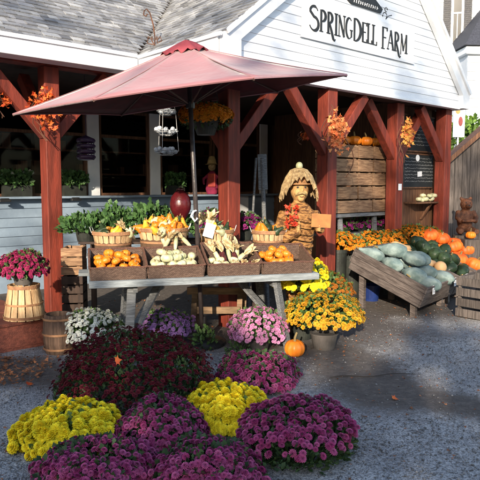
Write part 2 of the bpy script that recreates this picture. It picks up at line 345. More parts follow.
# ------------------------------------------------------------------ ground
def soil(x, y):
    """1 on the trodden dark soil, widened below the table as painted shade, 0 on the pale gravel"""
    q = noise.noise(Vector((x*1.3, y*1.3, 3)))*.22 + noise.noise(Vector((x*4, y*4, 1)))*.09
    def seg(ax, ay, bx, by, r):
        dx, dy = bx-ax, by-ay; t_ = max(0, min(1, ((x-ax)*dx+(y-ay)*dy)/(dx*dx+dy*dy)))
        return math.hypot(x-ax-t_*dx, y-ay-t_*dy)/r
    d = min(seg(.9, 6.0, 1.2, 4.75, .48), seg(1.2, 4.75, 2.6, 4.1, .30), seg(-2.2, 5.3, -.9, 5.2, .38), seg(-1.3, 7.3, .9, 7.3, 1.35), seg(2.0, 8.6, 6, 10, 1.3), seg(-.9, 4.9, -.2, 4.6, .5), seg(-3.5, 5.1, -2, 5.4, .42), seg(-3, 9, 7, 13, 3.0), seg(1.0, 7.0, 2.4, 8.6, .45))  # soil below the table is widened to darken the ground as shade
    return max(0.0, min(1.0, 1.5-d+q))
xs = np.concatenate([np.linspace(-90, -6, 12), np.arange(-5, 6.01, .06), np.linspace(7, 90, 12)])
ys = np.concatenate([np.linspace(-60, 1, 9), np.arange(1.6, 12.01, .06), np.linspace(13, 120, 12)])
gx, gy_ = np.meshgrid(xs, ys); nx, ny = len(xs), len(ys)
gz_ = np.array([[noise.noise(Vector((x*.8, y*.8, 0)))*.02 + noise.noise(Vector((x*5, y*5, 5)))*.005 if -6 < x < 7 and y < 13 else 0 for x in xs] for y in ys])
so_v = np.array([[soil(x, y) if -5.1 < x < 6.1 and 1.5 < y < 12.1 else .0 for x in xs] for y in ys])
idx = np.arange(nx*ny).reshape(ny, nx)
F = np.stack([idx[:-1, :-1], idx[:-1, 1:], idx[1:, 1:], idx[1:, :-1]], -1).reshape(-1, 4)
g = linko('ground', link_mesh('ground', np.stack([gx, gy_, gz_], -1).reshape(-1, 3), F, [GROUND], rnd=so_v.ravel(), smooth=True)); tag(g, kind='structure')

def scatter(Vt, Ft, pos, rotm, sc, rnd=None, tip=None):
    """realised copies of a small template; Ft has faces of one size"""
    N_, k = len(pos), len(Vt)
    V = np.einsum('nij,kj->nki', rotm, Vt)*sc.reshape(N_, 1, -1) + pos[:, None, :]
    F = (Ft[None]+(np.arange(N_)*k)[:, None, None]).reshape(-1, Ft.shape[1])
    r = np.repeat(rng.random(N_) if rnd is None else rnd, k)
    return V.reshape(-1, 3), F, r, (np.tile(tip, N_) if tip is not None else None)
def frames(d, spin=None):
    """rotation matrices taking +z to the directions d"""
    d = d/np.linalg.norm(d, axis=1, keepdims=True); N_ = len(d)
    a = rng.normal(size=(N_, 3)) if spin is None else spin
    x = a-(a*d).sum(1, keepdims=True)*d; x /= np.linalg.norm(x, axis=1, keepdims=True)+1e-9
    y = np.cross(d, x); return np.stack([x, y, d], -1)

n_ = 75000
py_ = 2.9+rng.random(n_)**1.3*6.5; px_ = rng.uniform(-.46, .46, n_)*(py_+.6)
oct_ = np.array([(1, 0, 0), (0, 1, 0), (-1, 0, 0), (0, -1, 0), (0, 0, .7), (0, 0, -.7)], float)
octF = np.array([(0, 1, 4), (1, 2, 4), (2, 3, 4), (3, 0, 4), (1, 0, 5), (2, 1, 5), (3, 2, 5), (0, 3, 5)])
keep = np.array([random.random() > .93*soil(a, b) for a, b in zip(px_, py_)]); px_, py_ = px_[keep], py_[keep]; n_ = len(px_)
sz = (.0028+.0085*rng.random(n_)**4)[:, None]*rng.uniform(.7, 1.3, (n_, 3))
V, F, r_, _ = scatter(oct_, octF, np.stack([px_, py_, rng.uniform(0.0, .008, n_)+.003], -1), frames(rng.normal(size=(n_, 3))*.4+np.array([0, 0, 1.])), sz)
tag(linko('gravel', link_mesh('gravel', V, F, [PEBBLE], rnd=r_)), 'loose blue grey pebbles over the yard', 'gravel', kind='stuff')

# leaf template: five lobed maple-like, folded
lobes = [(0, 0), (.30, .08), (.55, -.02), (.42, .28), (.72, .48), (.36, .52), (.22, .62), (0, 1.05), (-.22, .62), (-.36, .52), (-.72, .48), (-.42, .28), (-.55, -.02), (-.30, .08)]
mV = [(0, .35, 0)]+[(a, b, .28*abs(a)-.06*(b > .7)) for a, b in lobes]
mF = np.array([(0, i, i % 14+1) for i in range(1, 15)])
mV = np.array(mV, float)

def leaf_bed(name, label, n, xy, size, z=.012):
    P_ = np.array([xy() for _ in range(n)]); d = rng.normal(size=(n, 3))*.28+np.array([0, 0, 1.])
    V, F, r, _ = scatter(mV, mF, np.column_stack([P_, np.full(n, z)+rng.random(n)*.012]), frames(d), (size*(.6+.7*rng.random(n)))[:, None])
    return tag(linko(name, link_mesh(name, V, F, [LITTER, ], rnd=r)), label, 'leaves', kind='stuff')
def _xy():
    while True:
        a, b = random.uniform(-3.4, 4.2), random.uniform(3.0, 8.8)
        k = .2+.9*max(0, 1-math.hypot((a+2.0)/1.3, (b-5.2)/.55))+.5*max(0, 1-math.hypot((a-1.0)/.9, (b-6.3)/.9))+.22*soil(a, b)
        if random.random() < k: return a, b
leaf_bed('leaf_litter', 'dry brown and rust leaves blown over the gravel', 1700, _xy, .021)
def _xy2():
    a, b = random.uniform(-3.0, -1.75), random.uniform(4.9, 5.75); return a, b
leaf_bed('leaf_drift', 'drift of dry leaves below the red deck step', 520, _xy2, .032, .02)
for i, (px, py) in enumerate([(28, 385), (110, 372+30), (345, 413), (322, 452), (392, 398)]):
    p = at_z(px, py, .02)
    V, F, r, _ = scatter(mV, mF, np.array([p]), frames(np.array([[.2, -.2, 1.]])), np.array([[.055]]))
    o = linko('fallen_leaf', link_mesh('fallen_leaf', V, F, [FLEAF], rnd=r)); alone(o, ['curled orange leaf on the gravel at the left picture edge', 'curled orange leaf at the left foot of the dark red mum', 'orange leaf on the dark soil right of the front purple mum', 'orange leaf on the pale gravel at lower right', 'orange leaf on the dark soil, farthest right'][i], 'leaf', 'single fallen leaves on the ground')

# ------------------------------------------------------------------ porch deck
mb = MB(BF)
for k in range(16):
    n0 = 5.97+.14*k
    mb.bb((-1.5, n0+.003, .27), (2.66, n0+.137, .30), r=random.random())
mb.bb((-1.5, 5.99, 0), (2.63, 6.03, .268)); mb.bb((2.58, 6.031, 0), (2.629, 8.2, .268)); mb.bb((-1.5, 5.985, .04), (2.62, 5.989, .05))
tag(mb.build('porch_deck', DECKR), kind='structure')

# ------------------------------------------------------------------ the farm stand building
root = thing('farm_stand', W(6, 7), 'white clapboard farm stand with red timber porch posts and grey shingle roof', 'building', rz=math.pi/2-TH)
E1, EZ, SL, SR = 6.67, 3.33, .79, 1.01
UL, UR, UA, GN = 4.27, 9.62, 7.20, 5.0
ZL = 3.33; ZA = ZL+SL*(UA-UL)
# roof of shingles laid one by one
def shingles(origin, along, up, nrm, wfun, rows, expo=.105, name='roof'):
    V = []; F = []; rn = []
    for r_ in range(rows):
        lo, hi = wfun(r_*expo); x = lo-random.random()*.2
        while x < hi:
            wd = random.uniform(.08, .22); a, b = max(x, lo), min(x+wd-.006, hi); x += wd
            if b-a < .02: continue
            dz = random.uniform(.010, .026); s0 = r_*expo-random.uniform(0, .018)
            q = len(V)
            for (xx, ss, hh) in ((a, s0, dz), (b, s0, dz), (b, s0+expo*1.35, .002), (a, s0+expo*1.35, .002), (a, s0, 0), (b, s0, 0)):
                V.append(origin+along*xx+up*ss+nrm*hh)
            rr = random.random(); rn += [rr]*6
            F += [(q, q+1, q+2, q+3), (q+4, q+5, q+1, q), (q+4, q, q+3, q+3)[:3], (q+5, q+2, q+1)]
    return V, F, rn
k1 = math.hypot(1, SL); ex = Vector((1, 0, 0)); upm = Vector((0, 1, SL))/k1; nm = Vector((0, -SL, 1))/k1
V1, F1, r1 = shingles(Vector((0, E1, EZ)), ex, upm, nm, lambda s: (-5, UL+s/k1), 60)
ey = Vector((0, 1, 0)); upw = Vector((1, 0, SL))/k1; nw = Vector((-SL, 0, 1))/k1
V2, F2, r2 = shingles(Vector((UL, 0, ZL)), ey, upw, nw, lambda s: (GN-.04, E1+s/k1), int((UA-UL)*k1/.105)+1)
k2 = math.hypot(1, SR); upr = Vector((-1, 0, SR))/k2; nr = Vector((SR, 0, 1))/k2
V3, F3, r3 = shingles(Vector((UR, 0, ZA-SR*(UR-UA))), ey, upr, nr, lambda s: (GN-.04, 12), int((UR-UA)*k2/.105)+1)
mb = MB(BF)
for V_, F_, r_ in ((V1, F1, r1), (V2, F2, r2), (V3, F3, r3)):
    b = len(mb.V); mb.V += [tuple(BF @ v) for v in V_]; mb.F += [tuple(i+b for i in f) for f in F_]; mb.mi += [0]*len(F_); mb.rnd += r_
mb.build('roof_shingles', SHING, root)
# sheathing under the shingles, closes the roof against light
mb = MB(BF)
def slab(pts, th, mi=0):
    V_ = [Vector(p) for p in pts]; n = len(V_); V_ = V_+[v-Vector((0, 0, th)) for v in V_]
    mb.add(V_, [tuple(range(n)), tuple(range(2*n-1, n-1, -1))]+[(i, i+n, (i+1) % n+n, (i+1) % n) for i in range(n)], mi)
e_ = .006; NB = 12.5
slab([(-5, E1+.01, EZ-e_), (UL-.01, E1+.01, EZ-e_), (UL+(NB-E1), NB, EZ+SL*(NB-E1)-e_), (-5, NB, EZ+SL*(NB-E1)-e_)], .06)
slab([(UL+.01, GN, ZL-e_), (UA, GN, ZA-e_), (UA, E1+UA-UL, ZA-e_), (UL+.01, E1+.02, ZL-e_)], .06)
slab([(UR-.01, GN, ZA-SR*(UR-UA)-e_), (UR-.01, 12, ZA-SR*(UR-UA)-e_), (UA, 12, ZA-e_), (UA, GN, ZA-e_)], .06)
mb.build('roof_deck', DARKW, root)
mb = MB(BF)
mb.bb((-5, 6.9, 3.20), (UL+.2, 12.4, 3.235)); mb.bb((UL+.2, 5.2, 3.20), (9.5, 12.4, 3.235))
mb.build('porch_ceiling', DARKW, root)
# fascia and gutter board of the main eave and of the wing's left side
mb = MB(BF); mb.bb((-5, E1-.02, 3.115), (UL-.032, E1+.01, EZ+.005), bev=.004); mb.bb((-5, E1-.045, EZ-.035), (UL-.058, E1-.021, EZ+.008)); mb.bb((-5, E1+.011, 3.115), (UL-.1, 6.9, 3.135))
mb.build('fascia', WHITE, root)
mb = MB(BF); mb.bb((UL-.03, GN+.0905, 3.10), (UL, E1-.0215, ZL+.0), bev=.002); mb.bb((UL-.055, GN+.0, ZL-.05), (UL-.031, E1-.05, ZL-.01)); mb.bb((UL+.001, GN+.12, 2.97), (UL+.22, E1, 3.0))
mb.build('fascia', WHITE, root)
# gable clapboards, cut to the roof slope
mb = MB(BF); z = 2.97; ex_ = .108
def gspan(z): return UL+max(0, (z-ZL+.09))/SL+.03, UR-max(0, (z-(ZA-SR*(UR-UA))+.09))/SR-.03
while z < ZA-.25:
    z1 = z+ex_; a0, b0 = gspan(z); a1, b1 = gspan(z1)
    a = UL+.24 if z < 3.25 else a0; b = UR-.22 if z < 3.2 else b0
    a_ = UL+.24 if z1 < 3.25 else a1; b_ = UR-.22 if z1 < 3.2 else b1
    a_, b_ = max(a, a_), min(b, b_)
    f0, f1, bk = GN+.068, GN+.077, GN+.10
    mb.add([(a, f0, z), (b, f0, z), (b_, f1, z1), (a_, f1, z1), (a, bk, z), (b, bk, z), (b_, bk, z1), (a_, bk, z1)], [(0, 1, 2, 3), (4, 5, 1, 0), (7, 6, 5, 4), (3, 2, 6, 7), (0, 3, 7, 4), (1, 5, 6, 2)])
    z = z1
mb.build('gable_clapboards', SIDING, root)
mb = MB(BF); mb.bb((UL+.2, GN+.05, 2.94), (UR-.2, GN+.16, 2.968)); mb.build('gable_skirt', WHITE, root)
# rake boards with a shadow board, and the box returns at their feet
def rake(u0, z0, u1, z1, nm_):
    mb = MB(BF); d = Vector((u1-u0, 0, z1-z0)).normalized(); pn = Vector((-d.z, 0, d.x)); 
    if pn.z < 0: pn = -pn
    for off, wd, na, nb in ((-.10, .17, GN-.012, GN+.058), (-.012, .05, GN-.045, GN-.013)):
        c0 = Vector((u0, 0, z0))+pn*off; c1 = Vector((u1, 0, z1))+pn*off; h = pn*wd/2
        V_ = [(p.x, n, p.z) for n in (na, nb) for p in (c0-h, c1-h, c1+h, c0+h)]
        mb.add(V_, [(0, 1, 2, 3), (7, 6, 5, 4), (0, 4, 5, 1), (1, 5, 6, 2), (2, 6, 7, 3), (3, 7, 4, 0)])
    mb.build('rake_board', WHITE, root)
rake(UL, ZL, UA, ZA, 'l'); ZR = ZA-SR*(UR-UA); rake(UR, ZR, UA, ZA, 'r')
mb = MB(BF); mb.bb((UL, GN-.011, 2.96), (UL+.24, GN+.09, 3.34), bev=.004); mb.build('cornice_return', WHITE, root)
mb = MB(BF); mb.bb((UR-.22, GN-.011, 2.95), (UR, GN+.5, ZR-.02), bev=.004); mb.build('cornice_return', WHITE, root)
# right side wall of the wing, back of the building
mb = MB(BF); mb.bb((9.46, 5.5, 0), (9.56, 12.4, 3.2)); mb.build('side_wall', BROWNW, root)
mb = MB(BF)
for k in range(28): mb.bb((9.57, 5.5, .05+k*.11), (9.59+.012, 12.4, .05+k*.11+.105))
mb.build('side_clapboards', SIDING, root)
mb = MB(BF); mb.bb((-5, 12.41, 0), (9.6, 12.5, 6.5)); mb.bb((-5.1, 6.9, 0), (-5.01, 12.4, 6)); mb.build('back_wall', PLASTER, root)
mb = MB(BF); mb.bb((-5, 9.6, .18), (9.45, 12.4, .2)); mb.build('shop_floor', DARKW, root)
# front wall below the openings
WN = 9.4; mb = MB(BF)
for k in range(8):
    z0 = .30+k*.147
    mb.add([(-5, WN-.022, z0), (9.45, WN-.022, z0), (9.45, WN-.004, z0+.147), (-5, WN-.004, z0+.147), (-5, WN+.1, z0), (9.45, WN+.1, z0), (9.45, WN+.1, z0+.147), (-5, WN+.1, z0+.147)], [(0, 1, 2, 3), (4, 5, 1, 0), (7, 6, 5, 4), (3, 2, 6, 7), (0, 3, 7, 4), (1, 5, 6, 2)])
mb.bb((-5, WN-.03, .0), (9.45, WN+.1, .298))
mb.build('front_wall', BLUEW, root)
mb = MB(BF); mb.bb((-5, WN-.16, 1.478), (9.45, WN+.12, 1.515), bev=.004); mb.build('window_sill', BLUEW, root)
for u in (1.0, 3.0, 5.06, 6.32, 9.12):
    mb = MB(BF); mb.bb((u-.11, WN-.03, 1.516), (u+.11, WN+.08, 3.0), bev=.004); mb.build('pilaster', WHITE, root)
mb = MB(BF); mb.bb((-5, WN-.02, 3.001), (9.45, WN+.06, 3.199)); mb.build('header_beam', DARKW, root)
mb = MB(BF); q = at_n(244, 212, WN-.05); mb.bb((q.x-.12, WN-.055, .9), (q.x+.12, WN-.031, 1.47)); mb.build('trim_board', WHITE, root)
ws = [(-1.5, .89), (1.11, 2.89), (3.11, 4.95), (5.17, 6.21), (6.43, 7.7), (7.72, 9.01)]
for a, b in ws:
    mb = MB(BF)
    for uu in (a+.03, b-.03): mb.bb((uu-.028, WN+.0, 1.516), (uu+.028, WN+.05, 2.999))
    mb.bb((a+.059, WN+.002, 2.52), (b-.059, WN+.048, 2.57)); mb.bb((a+.059, WN+.002, 1.517), (b-.059, WN+.048, 1.56)); mb.bb((a+.059, WN+.002, 2.95), (b-.059, WN+.048, 2.998))
    fr = mb.build('window_frame', BROWNW, root)
    mb = MB(BF); mb.bb((a+.06, WN+.022, 1.561), (b-.06, WN+.026, 2.519)); mb.bb((a+.06, WN+.022, 2.571), (b-.06, WN+.026, 2.949)); mb.build('pane', GLASS, fr)
# shelving and stock dimly seen inside
mb = MB(BF)
for k in range(3): mb.bb((0, 10.9, 1.45+k*.45), (9, 11.3, 1.48+k*.45))
for k in range(60):
    u = random.uniform(.5, 8.8); l = random.randrange(3); h = random.uniform(.12, .28); mb.bb((u, 11.0, 1.481+l*.45), (u+random.uniform(.08, .22), 11.15, 1.481+l*.45+h))
mb.build('shop_shelves', BROWNW, root)

# posts with braces and the porch beams
PW = .19
def post(u, n, braces, top=3.12, foot=0.0, w_=PW):
    mb = MB(BF); mb.bb((u-w_/2, n-w_/2, foot), (u+w_/2, n+w_/2, top), bev=.008); p = mb.build('post', RED, root)
    for bx, by in braces:
        m2 = MB(BF); L_ = .72
        a = Vector((u+bx*w_*.3, n+by*w_*.3, top-L_-.10)); b = Vector((u+bx*(L_+.05), n+by*(L_+.05), top-.02))
        m2.beam(a, b, .13, .13, up=(by, -bx, 0) if (bx or by) else (0, 0, 1), bev=.006); m2.build('brace', RED, p)
A = BF.inverted() @ at_y(52, 190, 7.46)
post(A.x, 7.12, [(-1, 0), (1, 0), (0, 1)])
B_ = at_n(229, 150, 5.36); post(B_.x, 5.36, [(1, 0), (0, 1)], 2.95)
C_ = at_n(327, 150, 5.2); post(C_.x, 5.2, [(1, 0), (-1, 0)], 2.95)
D_ = at_n(395, 150, 5.4); post(D_.x, 5.4, [(1, 0), (-1, 0)], 2.95)
E_ = at_n(443, 150, 5.3); post(E_.x, 5.3, [(-1, 0)], 2.95)
mb = MB(BF); mb.bb((-5, 7.02, 3.121), (UL+.6, 7.22, 3.199)); mb.build('porch_beam', RED, root)
mb = MB(BF); mb.bb((UL+.24, 5.17, 2.951), (UR-.23, 5.46, 3.19)); mb.build('porch_beam', DARKW, root)
for u in (.9,):
    post(u-2.2, 7.12, [(1, 0)])
# wood panel between the two right posts
mb = MB(BF)
u = D_.x+.06
while u < 9.38:
    mb.bb((u, 5.56, 0), (min(u+.135, 9.44), 5.59, 3.19)); u += .14
mb.build('wood_panel', BROWNW, root)

# ------------------------------------------------------------------ shop sign
def ribbon(mb, pts, ws_, y0, th=.012):
    P_ = [Vector(p) for p in pts]; n = len(P_); ws_ = ws_ if isinstance(ws_, (list, tuple)) else [ws_]*n
    L_ = []; R_ = []
    for i, p in enumerate(P_):
        d = (P_[min(i+1, n-1)]-P_[max(i-1, 0)]).normalized(); q = Vector((-d.y, d.x)); L_.append(p+q*ws_[i]/2); R_.append(p-q*ws_[i]/2)
    V_ = [(p.x, y0, p.y) for p in L_]+[(p.x, y0, p.y) for p in R_]+[(p.x, y0+th, p.y) for p in L_]+[(p.x, y0+th, p.y) for p in R_]
    F_ = []
    for i in range(n-1):
        F_ += [(i, n+i, n+i+1, i+1), (2*n+i, 2*n+i+1, 3*n+i+1, 3*n+i), (i, i+1, 2*n+i+1, 2*n+i), (n+i, 3*n+i, 3*n+i+1, n+i+1)]
    F_ += [(0, 2*n, 3*n, n), (n-1, 2*n-1, 4*n-1, 3*n-1)]
    mb.add(V_, F_)
T_, t_ = .034, .011
def arc(cx, cy, rx, ry, a0, a1, n=12): return [(cx+rx*math.cos(R(a0+(a1-a0)*i/(n-1))), cy+ry*math.sin(R(a0+(a1-a0)*i/(n-1)))) for i in range(n)]
def fat(n, lo=.012, hi=.042): return [lo+(hi-lo)*math.sin(math.pi*i/(n-1))**1.0 for i in range(n)]
def serif(x, y, w_=.05): return ([(x-w_/2, y), (x+w_/2, y)], .010)
def glyph(ch, x, y, w_, h):
    r = []
    if ch == 'S': r += [(arc(x+w_*.5, y+h*.76, w_*.36, h*.23, 20, 180, 10)+arc(x+w_*.5, y+h*.28, w_*.42, h*.28, 90, -160, 14)[0:], [t_]*3+[.03]*5+[T_]*6+[.04]*5+[.03, .02, .015, .012, .012])]
    if ch == 'P': r += [([(x+w_*.25, y), (x+w_*.25, y+h)], T_), (arc(x+w_*.3, y+h*.73, w_*.55, h*.26, 90, -90), fat(12)), serif(x+w_*.25, y, .07)]
    if ch == 'R': r += [([(x+w_*.22, y), (x+w_*.22, y+h)], T_), (arc(x+w_*.26, y+h*.74, w_*.45, h*.25, 90, -90), fat(12)), ([(x+w_*.35, y+h*.5), (x+w_*.6, y+h*.15), (x+w_*.85, y-h*.22), (x+w_*1.0, y-h*.30), (x+w_*1.12, y-h*.22)], [.02, .036, .034, .018, .01]), serif(x+w_*.22, y, .07)]
    if ch == 'I': r += [([(x+w_*.5, y), (x+w_*.5, y+h)], T_), serif(x+w_*.5, y, .07), serif(x+w_*.5, y+h, .07)]
    if ch == 'N': r += [([(x+w_*.18, y), (x+w_*.18, y+h)], t_), ([(x+w_*.16, y+h), (x+w_*.84, y)], T_), ([(x+w_*.84, y), (x+w_*.84, y+h)], t_), serif(x+w_*.18, y), serif(x+w_*.84, y+h)]
    if ch == 'G': r += [(arc(x+w_*.52, y+h*.5, w_*.42, h*.5, 50, 310, 18), [t_]*3+[.02, .03]+[T_]*8+[.03, .02]+[t_]*3), ([(x+w_*.82, y+h*.08), (x+w_*.82, y+h*.42)], T_*.8), serif(x+w_*.8, y+h*.42, .06)]
    if ch == 'D': r += [([(x+w_*.2, y), (x+w_*.2, y+h)], T_), (arc(x+w_*.22, y+h*.5, w_*.68, h*.49, 90, -90, 16), fat(16, .012, .05))]
    if ch in 'EF': r += [([(x+w_*.25, y), (x+w_*.25, y+h)], T_), ([(x+w_*.25, y+h-.006), (x+w_*.9, y+h-.006)], t_), ([(x+w_*.25, y+h*.52), (x+w_*.75, y+h*.52)], t_), ([(x+w_*.9, y+h), (x+w_*.9, y+h*.84)], .014)]
    if ch == 'E': r += [([(x+w_*.25, y+.006), (x+w_*.95, y+.006)], t_), ([(x+w_*.93, y), (x+w_*.93, y+h*.18)], .014)]
    if ch == 'F': r += [serif(x+w_*.25, y, .08)]
    if ch == 'L': r += [([(x+w_*.25, y), (x+w_*.25, y+h)], T_), ([(x+w_*.25, y+.006), (x+w_*.95, y+.006)], t_), ([(x+w_*.93, y), (x+w_*.93, y+h*.2)], .014), serif(x+w_*.25, y+h, .07)]
    if ch == 'A': r += [([(x+w_*.05, y), (x+w_*.5, y+h)], t_), ([(x+w_*.48, y+h), (x+w_*.9, y)], T_), ([(x+w_*.2, y+h*.34), (x+w_*.75, y+h*.34)], t_), serif(x+w_*.07, y), serif(x+w_*.9, y, .06)]
    if ch == 'M': r += [([(x+w_*.12, y-h*.12), (x+w_*.16, y+h)], t_), ([(x+w_*.16, y+h), (x+w_*.46, y+h*.1)], T_*.9), ([(x+w_*.46, y+h*.1), (x+w_*.8, y+h)], t_), ([(x+w_*.82, y+h), (x+w_*.82, y)], T_), serif(x+w_*.82, y, .07)]
    return r
SG = GN+.048
sg = thing('shop_sign', W(6.8, SG, 3.45), 'long white name board reading SpringDell Farm on the gable', 'sign', rz=math.pi/2-TH)
mb = MB(BF); mb.bb((5.55, SG, 3.50), (8.0, SG+.017, 3.955), bev=.002); mb.build('board', WHITE, sg)
mb = MB(BF); mb.bb((5.53, SG-.004, 3.482), (8.02, SG+.017, 3.498)); mb.build('ledge', WHITE, sg)
x = 5.66
word = [('S', .20, 1.12), ('P', .14, 1), ('R', .155, 1), ('I', .065, 1), ('N', .155, 1), ('G', .155, 1), ('D', .19, 1.12), ('E', .12, 1), ('L', .115, 1), ('L', .115, 1), (' ', .10, 1), ('F', .15, 1.12), ('A', .155, 1), ('R', .155, 1), ('M', .19, 1)]
for ch, wd, hh in word:
    if ch != ' ':
        mb = MB(BF); gh = .262*hh
        for i, (pts, w2) in enumerate(glyph(ch, x, 3.605-(.012 if hh > 1 else 0), wd, gh)):
            if isinstance(w2, list) and len(w2) != len(pts): w2 = list(np.interp(np.linspace(0, 1, len(pts)), np.linspace(0, 1, len(w2)), w2))
            ribbon(mb, pts, w2, SG-.008-.0012*i, .01)
        mb.build('letter', BLACK, sg)
    x += wd
# dark emblem board above the name, with a flourish
em = thing('emblem_sign', W(6.9, SG, 4.05), 'dark peaked emblem plaque mounted above the shop name', 'sign', rz=math.pi/2-TH)
mb = MB(BF); pts = [(6.42, 4.10), (6.50, 4.06), (7.16, 4.06), (7.2, 4.12), (7.02, 4.22), (6.9, 4.36), (6.7, 4.4), (6.52, 4.3)]
n = len(pts); mb.add([(a, SG, b) for a, b in pts]+[(a, SG+.025, b) for a, b in pts], [tuple(range(n)), tuple(range(2*n-1, n-1, -1))]+[(i, i+n, (i+1) % n+n, (i+1) % n) for i in range(n)]); mb.build('plaque', BLACK, em)
for k in range(12):
    mb = MB(BF); xx = 6.55+k*.046
    ribbon(mb, [(xx, 4.085), (xx+.008, 4.125)], .008, SG-.006, .005)
    if k % 3 != 1: ribbon(mb, [(xx+.002, 4.122-(k % 2)*.018), (xx+.026, 4.122-(k % 2)*.018)], .007, SG-.0072, .005)
    mb.build('small_letter', WHITE, em)
mb = MB(BF); ribbon(mb, arc(7.28, 4.05, .05, .045, 200, -60, 14)+[(7.36, 4.06), (7.45, 4.09)], .012, SG+.02, .012); ribbon(mb, arc(7.31, 4.14, .03, .03, 0, 300, 10), .01, SG+.02, .012)
mb.build('scroll', BLACK, em)

# ------------------------------------------------------------------ umbrella over the table
um = thing('patio_umbrella', (-.40, 6.27, 0), 'large faded red market umbrella standing through the display table', 'umbrella')
HUB = at_y(186, 45, 6.0)
rim = [at_y(13, 114, 6.15), at_y(93.5, 99, 4.9), at_y(254, 77.5, 4.75), at_y(347, 74.5, 5.9), Vector((.45, 7.25, 2.80)), Vector((-1.45, 7.45, 2.55))]
rim[2] = at_y(254, 77.5, 4.72)
vent = [HUB+(p-HUB)*.13+Vector((0, 0, -.02)) for p in rim]
V_ = []; F_ = []; ns, nt_ = 8, 10
for k in range(6):
    a, b = rim[k], rim[(k+1) % 6]; base = len(V_)
    for i in range(ns+1):
        s = .06+.94*i/ns
        for j in range(nt_+1):
            t = j/nt_; e = a.lerp(b, t); q = HUB.lerp(e, s)
            sag = 4*t*(1-t); q = q+Vector((0, 0, -.035*sag*s*(1-s)*4-.0)) + Vector((0, 0, -.02*math.sin(math.pi*s)))
            q = q.lerp(HUB, .018*sag*s)
            V_.append(q)
    for i in range(ns):
        for j in range(nt_): o = base+i*(nt_+1)+j; F_.append((o, o+nt_+1, o+nt_+2, o+1))
    base = len(V_)
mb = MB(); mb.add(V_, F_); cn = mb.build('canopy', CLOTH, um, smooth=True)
sm = cn.modifiers.new('s', 'SOLIDIFY'); sm.thickness = .004; sm.offset = -1; sm.material_offset = 1; cn.data.materials.append(mat('umbrella_shaded_underside', (.09, .016, .022), (.06, .011, .015), rough=.8, bump=.1))  # same cloth below, its colour darkened to paint in the canopy's shade
for k in range(6):
    a, b = rim[k], rim[(k+1) % 6]
    mb = MB(); mb.tube([HUB.lerp(a, i/10)+Vector((0, 0, .002-.02*math.sin(math.pi*i/10))) for i in range(1, 11)], .0045, 5); mb.build('seam', CLOTH, cn)
    mb = MB(); pts = []
    for j in range(11):
        t = j/10; sag = 4*t*(1-t); pts.append(a.lerp(b, t).lerp(HUB, .018*sag)+Vector((0, 0, -.004)))
    mb.tube(pts, .007, 5, flat=1.6); mb.build('hem', CLOTH, cn)
mb = MB(); V_ = []; F_ = []; n = 36
for i, (s, dz) in enumerate(((.0, .055), (.06, .045), (.13, .018), (.145, .0))):
    for k in range(n):
        f = k/6; a = rim[int(f) % 6]; b = rim[(int(f)+1) % 6]; e = a.lerp(b, f % 1)
        V_.append(HUB+(e-HUB)*s+Vector((0, 0, dz+(.018*math.sin(k*2.1) if i == 3 else 0)+(.012*math.sin(k*1.3) if i >= 2 else 0))))
for i in range(3):
    for k in range(n): F_.append((i*n+k, (i+1)*n+k, (i+1)*n+(k+1) % n, i*n+(k+1) % n))
mb.add(V_, F_); o = mb.build('vent_cap', mat('vent_cloth', (.26, .05, .065), (.18, .03, .04), rough=.75), um, smooth=True); sm = o.modifiers.new('s', 'SOLIDIFY'); sm.thickness = .004
mb = MB(); pt = HUB+Vector((.01, 0, .05)); pb = Vector((-.395, 6.27, 0)); mb.tube([pb, pt], .024, 12); mb.build('pole', mat('umbrella_pole', (.05, .04, .04), (.03, .025, .025), rough=.35, spec=.5), um, smooth=True)
mid = pb.lerp(pt, .80)
mb = MB(); mb.tube([mid-Vector((0, 0, .03)), mid+Vector((0, 0, .03))], .045, 12); mb.build('hub', IRON, um)
for k in range(6):
    mb = MB(); a = HUB+Vector((0, 0, -.04)); b = rim[k]+Vector((0, 0, -.015)); mb.tube([a, b], .010, 6); rb = mb.build('rib', mat('rib_wood', (.1, .06, .05), rough=.6) if k == 0 else bpy.data.materials['rib_wood'], um)
    mb = MB(); mb.tube([mid, a.lerp(b, .5)], .008, 6); mb.build('strut', bpy.data.materials['rib_wood'], rb)
q = pb.lerp(pt, .445)
mb = MB(); mb.tube([q+Vector((.0, -.02, .05)), q+Vector((-.02, -.07, .045)), q+Vector((-.045, -.09, .0)), q+Vector((-.005, -.10, -.055)), q+Vector((.02, -.10, -.02))], .011, 8); mb.build('crank_handle', PAPER, um)
mb = MB(); mb.lathe([(.24, 0), (.24, .03), (.2, .06), (.04, .09), (.035, .3)], (pb.x, pb.y, 0.005), 20); mb.build('base', IRON, um)

# ------------------------------------------------------------------ display table on trestles
FL = Vector((-1.40, 5.50, 0)); FR = Vector((.80, 6.06, 0)); ta = (FR-FL).normalized(); TR = math.atan2(ta.y, ta.x); TL = (FR-FL).length; TD = .86
TT = Matrix.Translation(FL) @ Matrix.Rotation(TR, 4, 'Z')
tb = thing('display_table', FL+TT.to_3x3() @ Vector((TL/2, TD/2, 0)), 'long weathered grey plank table carrying the baskets', 'table', rz=TR)
mb = MB(TT)
for k in range(6):
    y0 = k*TD/6
    if k == 3:     # the plank notched for the umbrella pole
        mb.bb((0, y0+.004, .765), (.97, y0+TD/6-.004, .80), bev=.004); mb.bb((1.12, y0+.004, .765), (TL, y0+TD/6-.004, .80), bev=.004)
    elif k in (4, 5): mb.bb((-.10, y0+.004, .765), (1.0, y0+TD/6-.004, .80), bev=.004); mb.bb((1.14, y0+.004, .765), (TL-.02, y0+TD/6-.004, .80), bev=.004)
    else: mb.bb((-.0, y0+.002, .765), (TL, y0+TD/6-.004, .80), bev=.004)
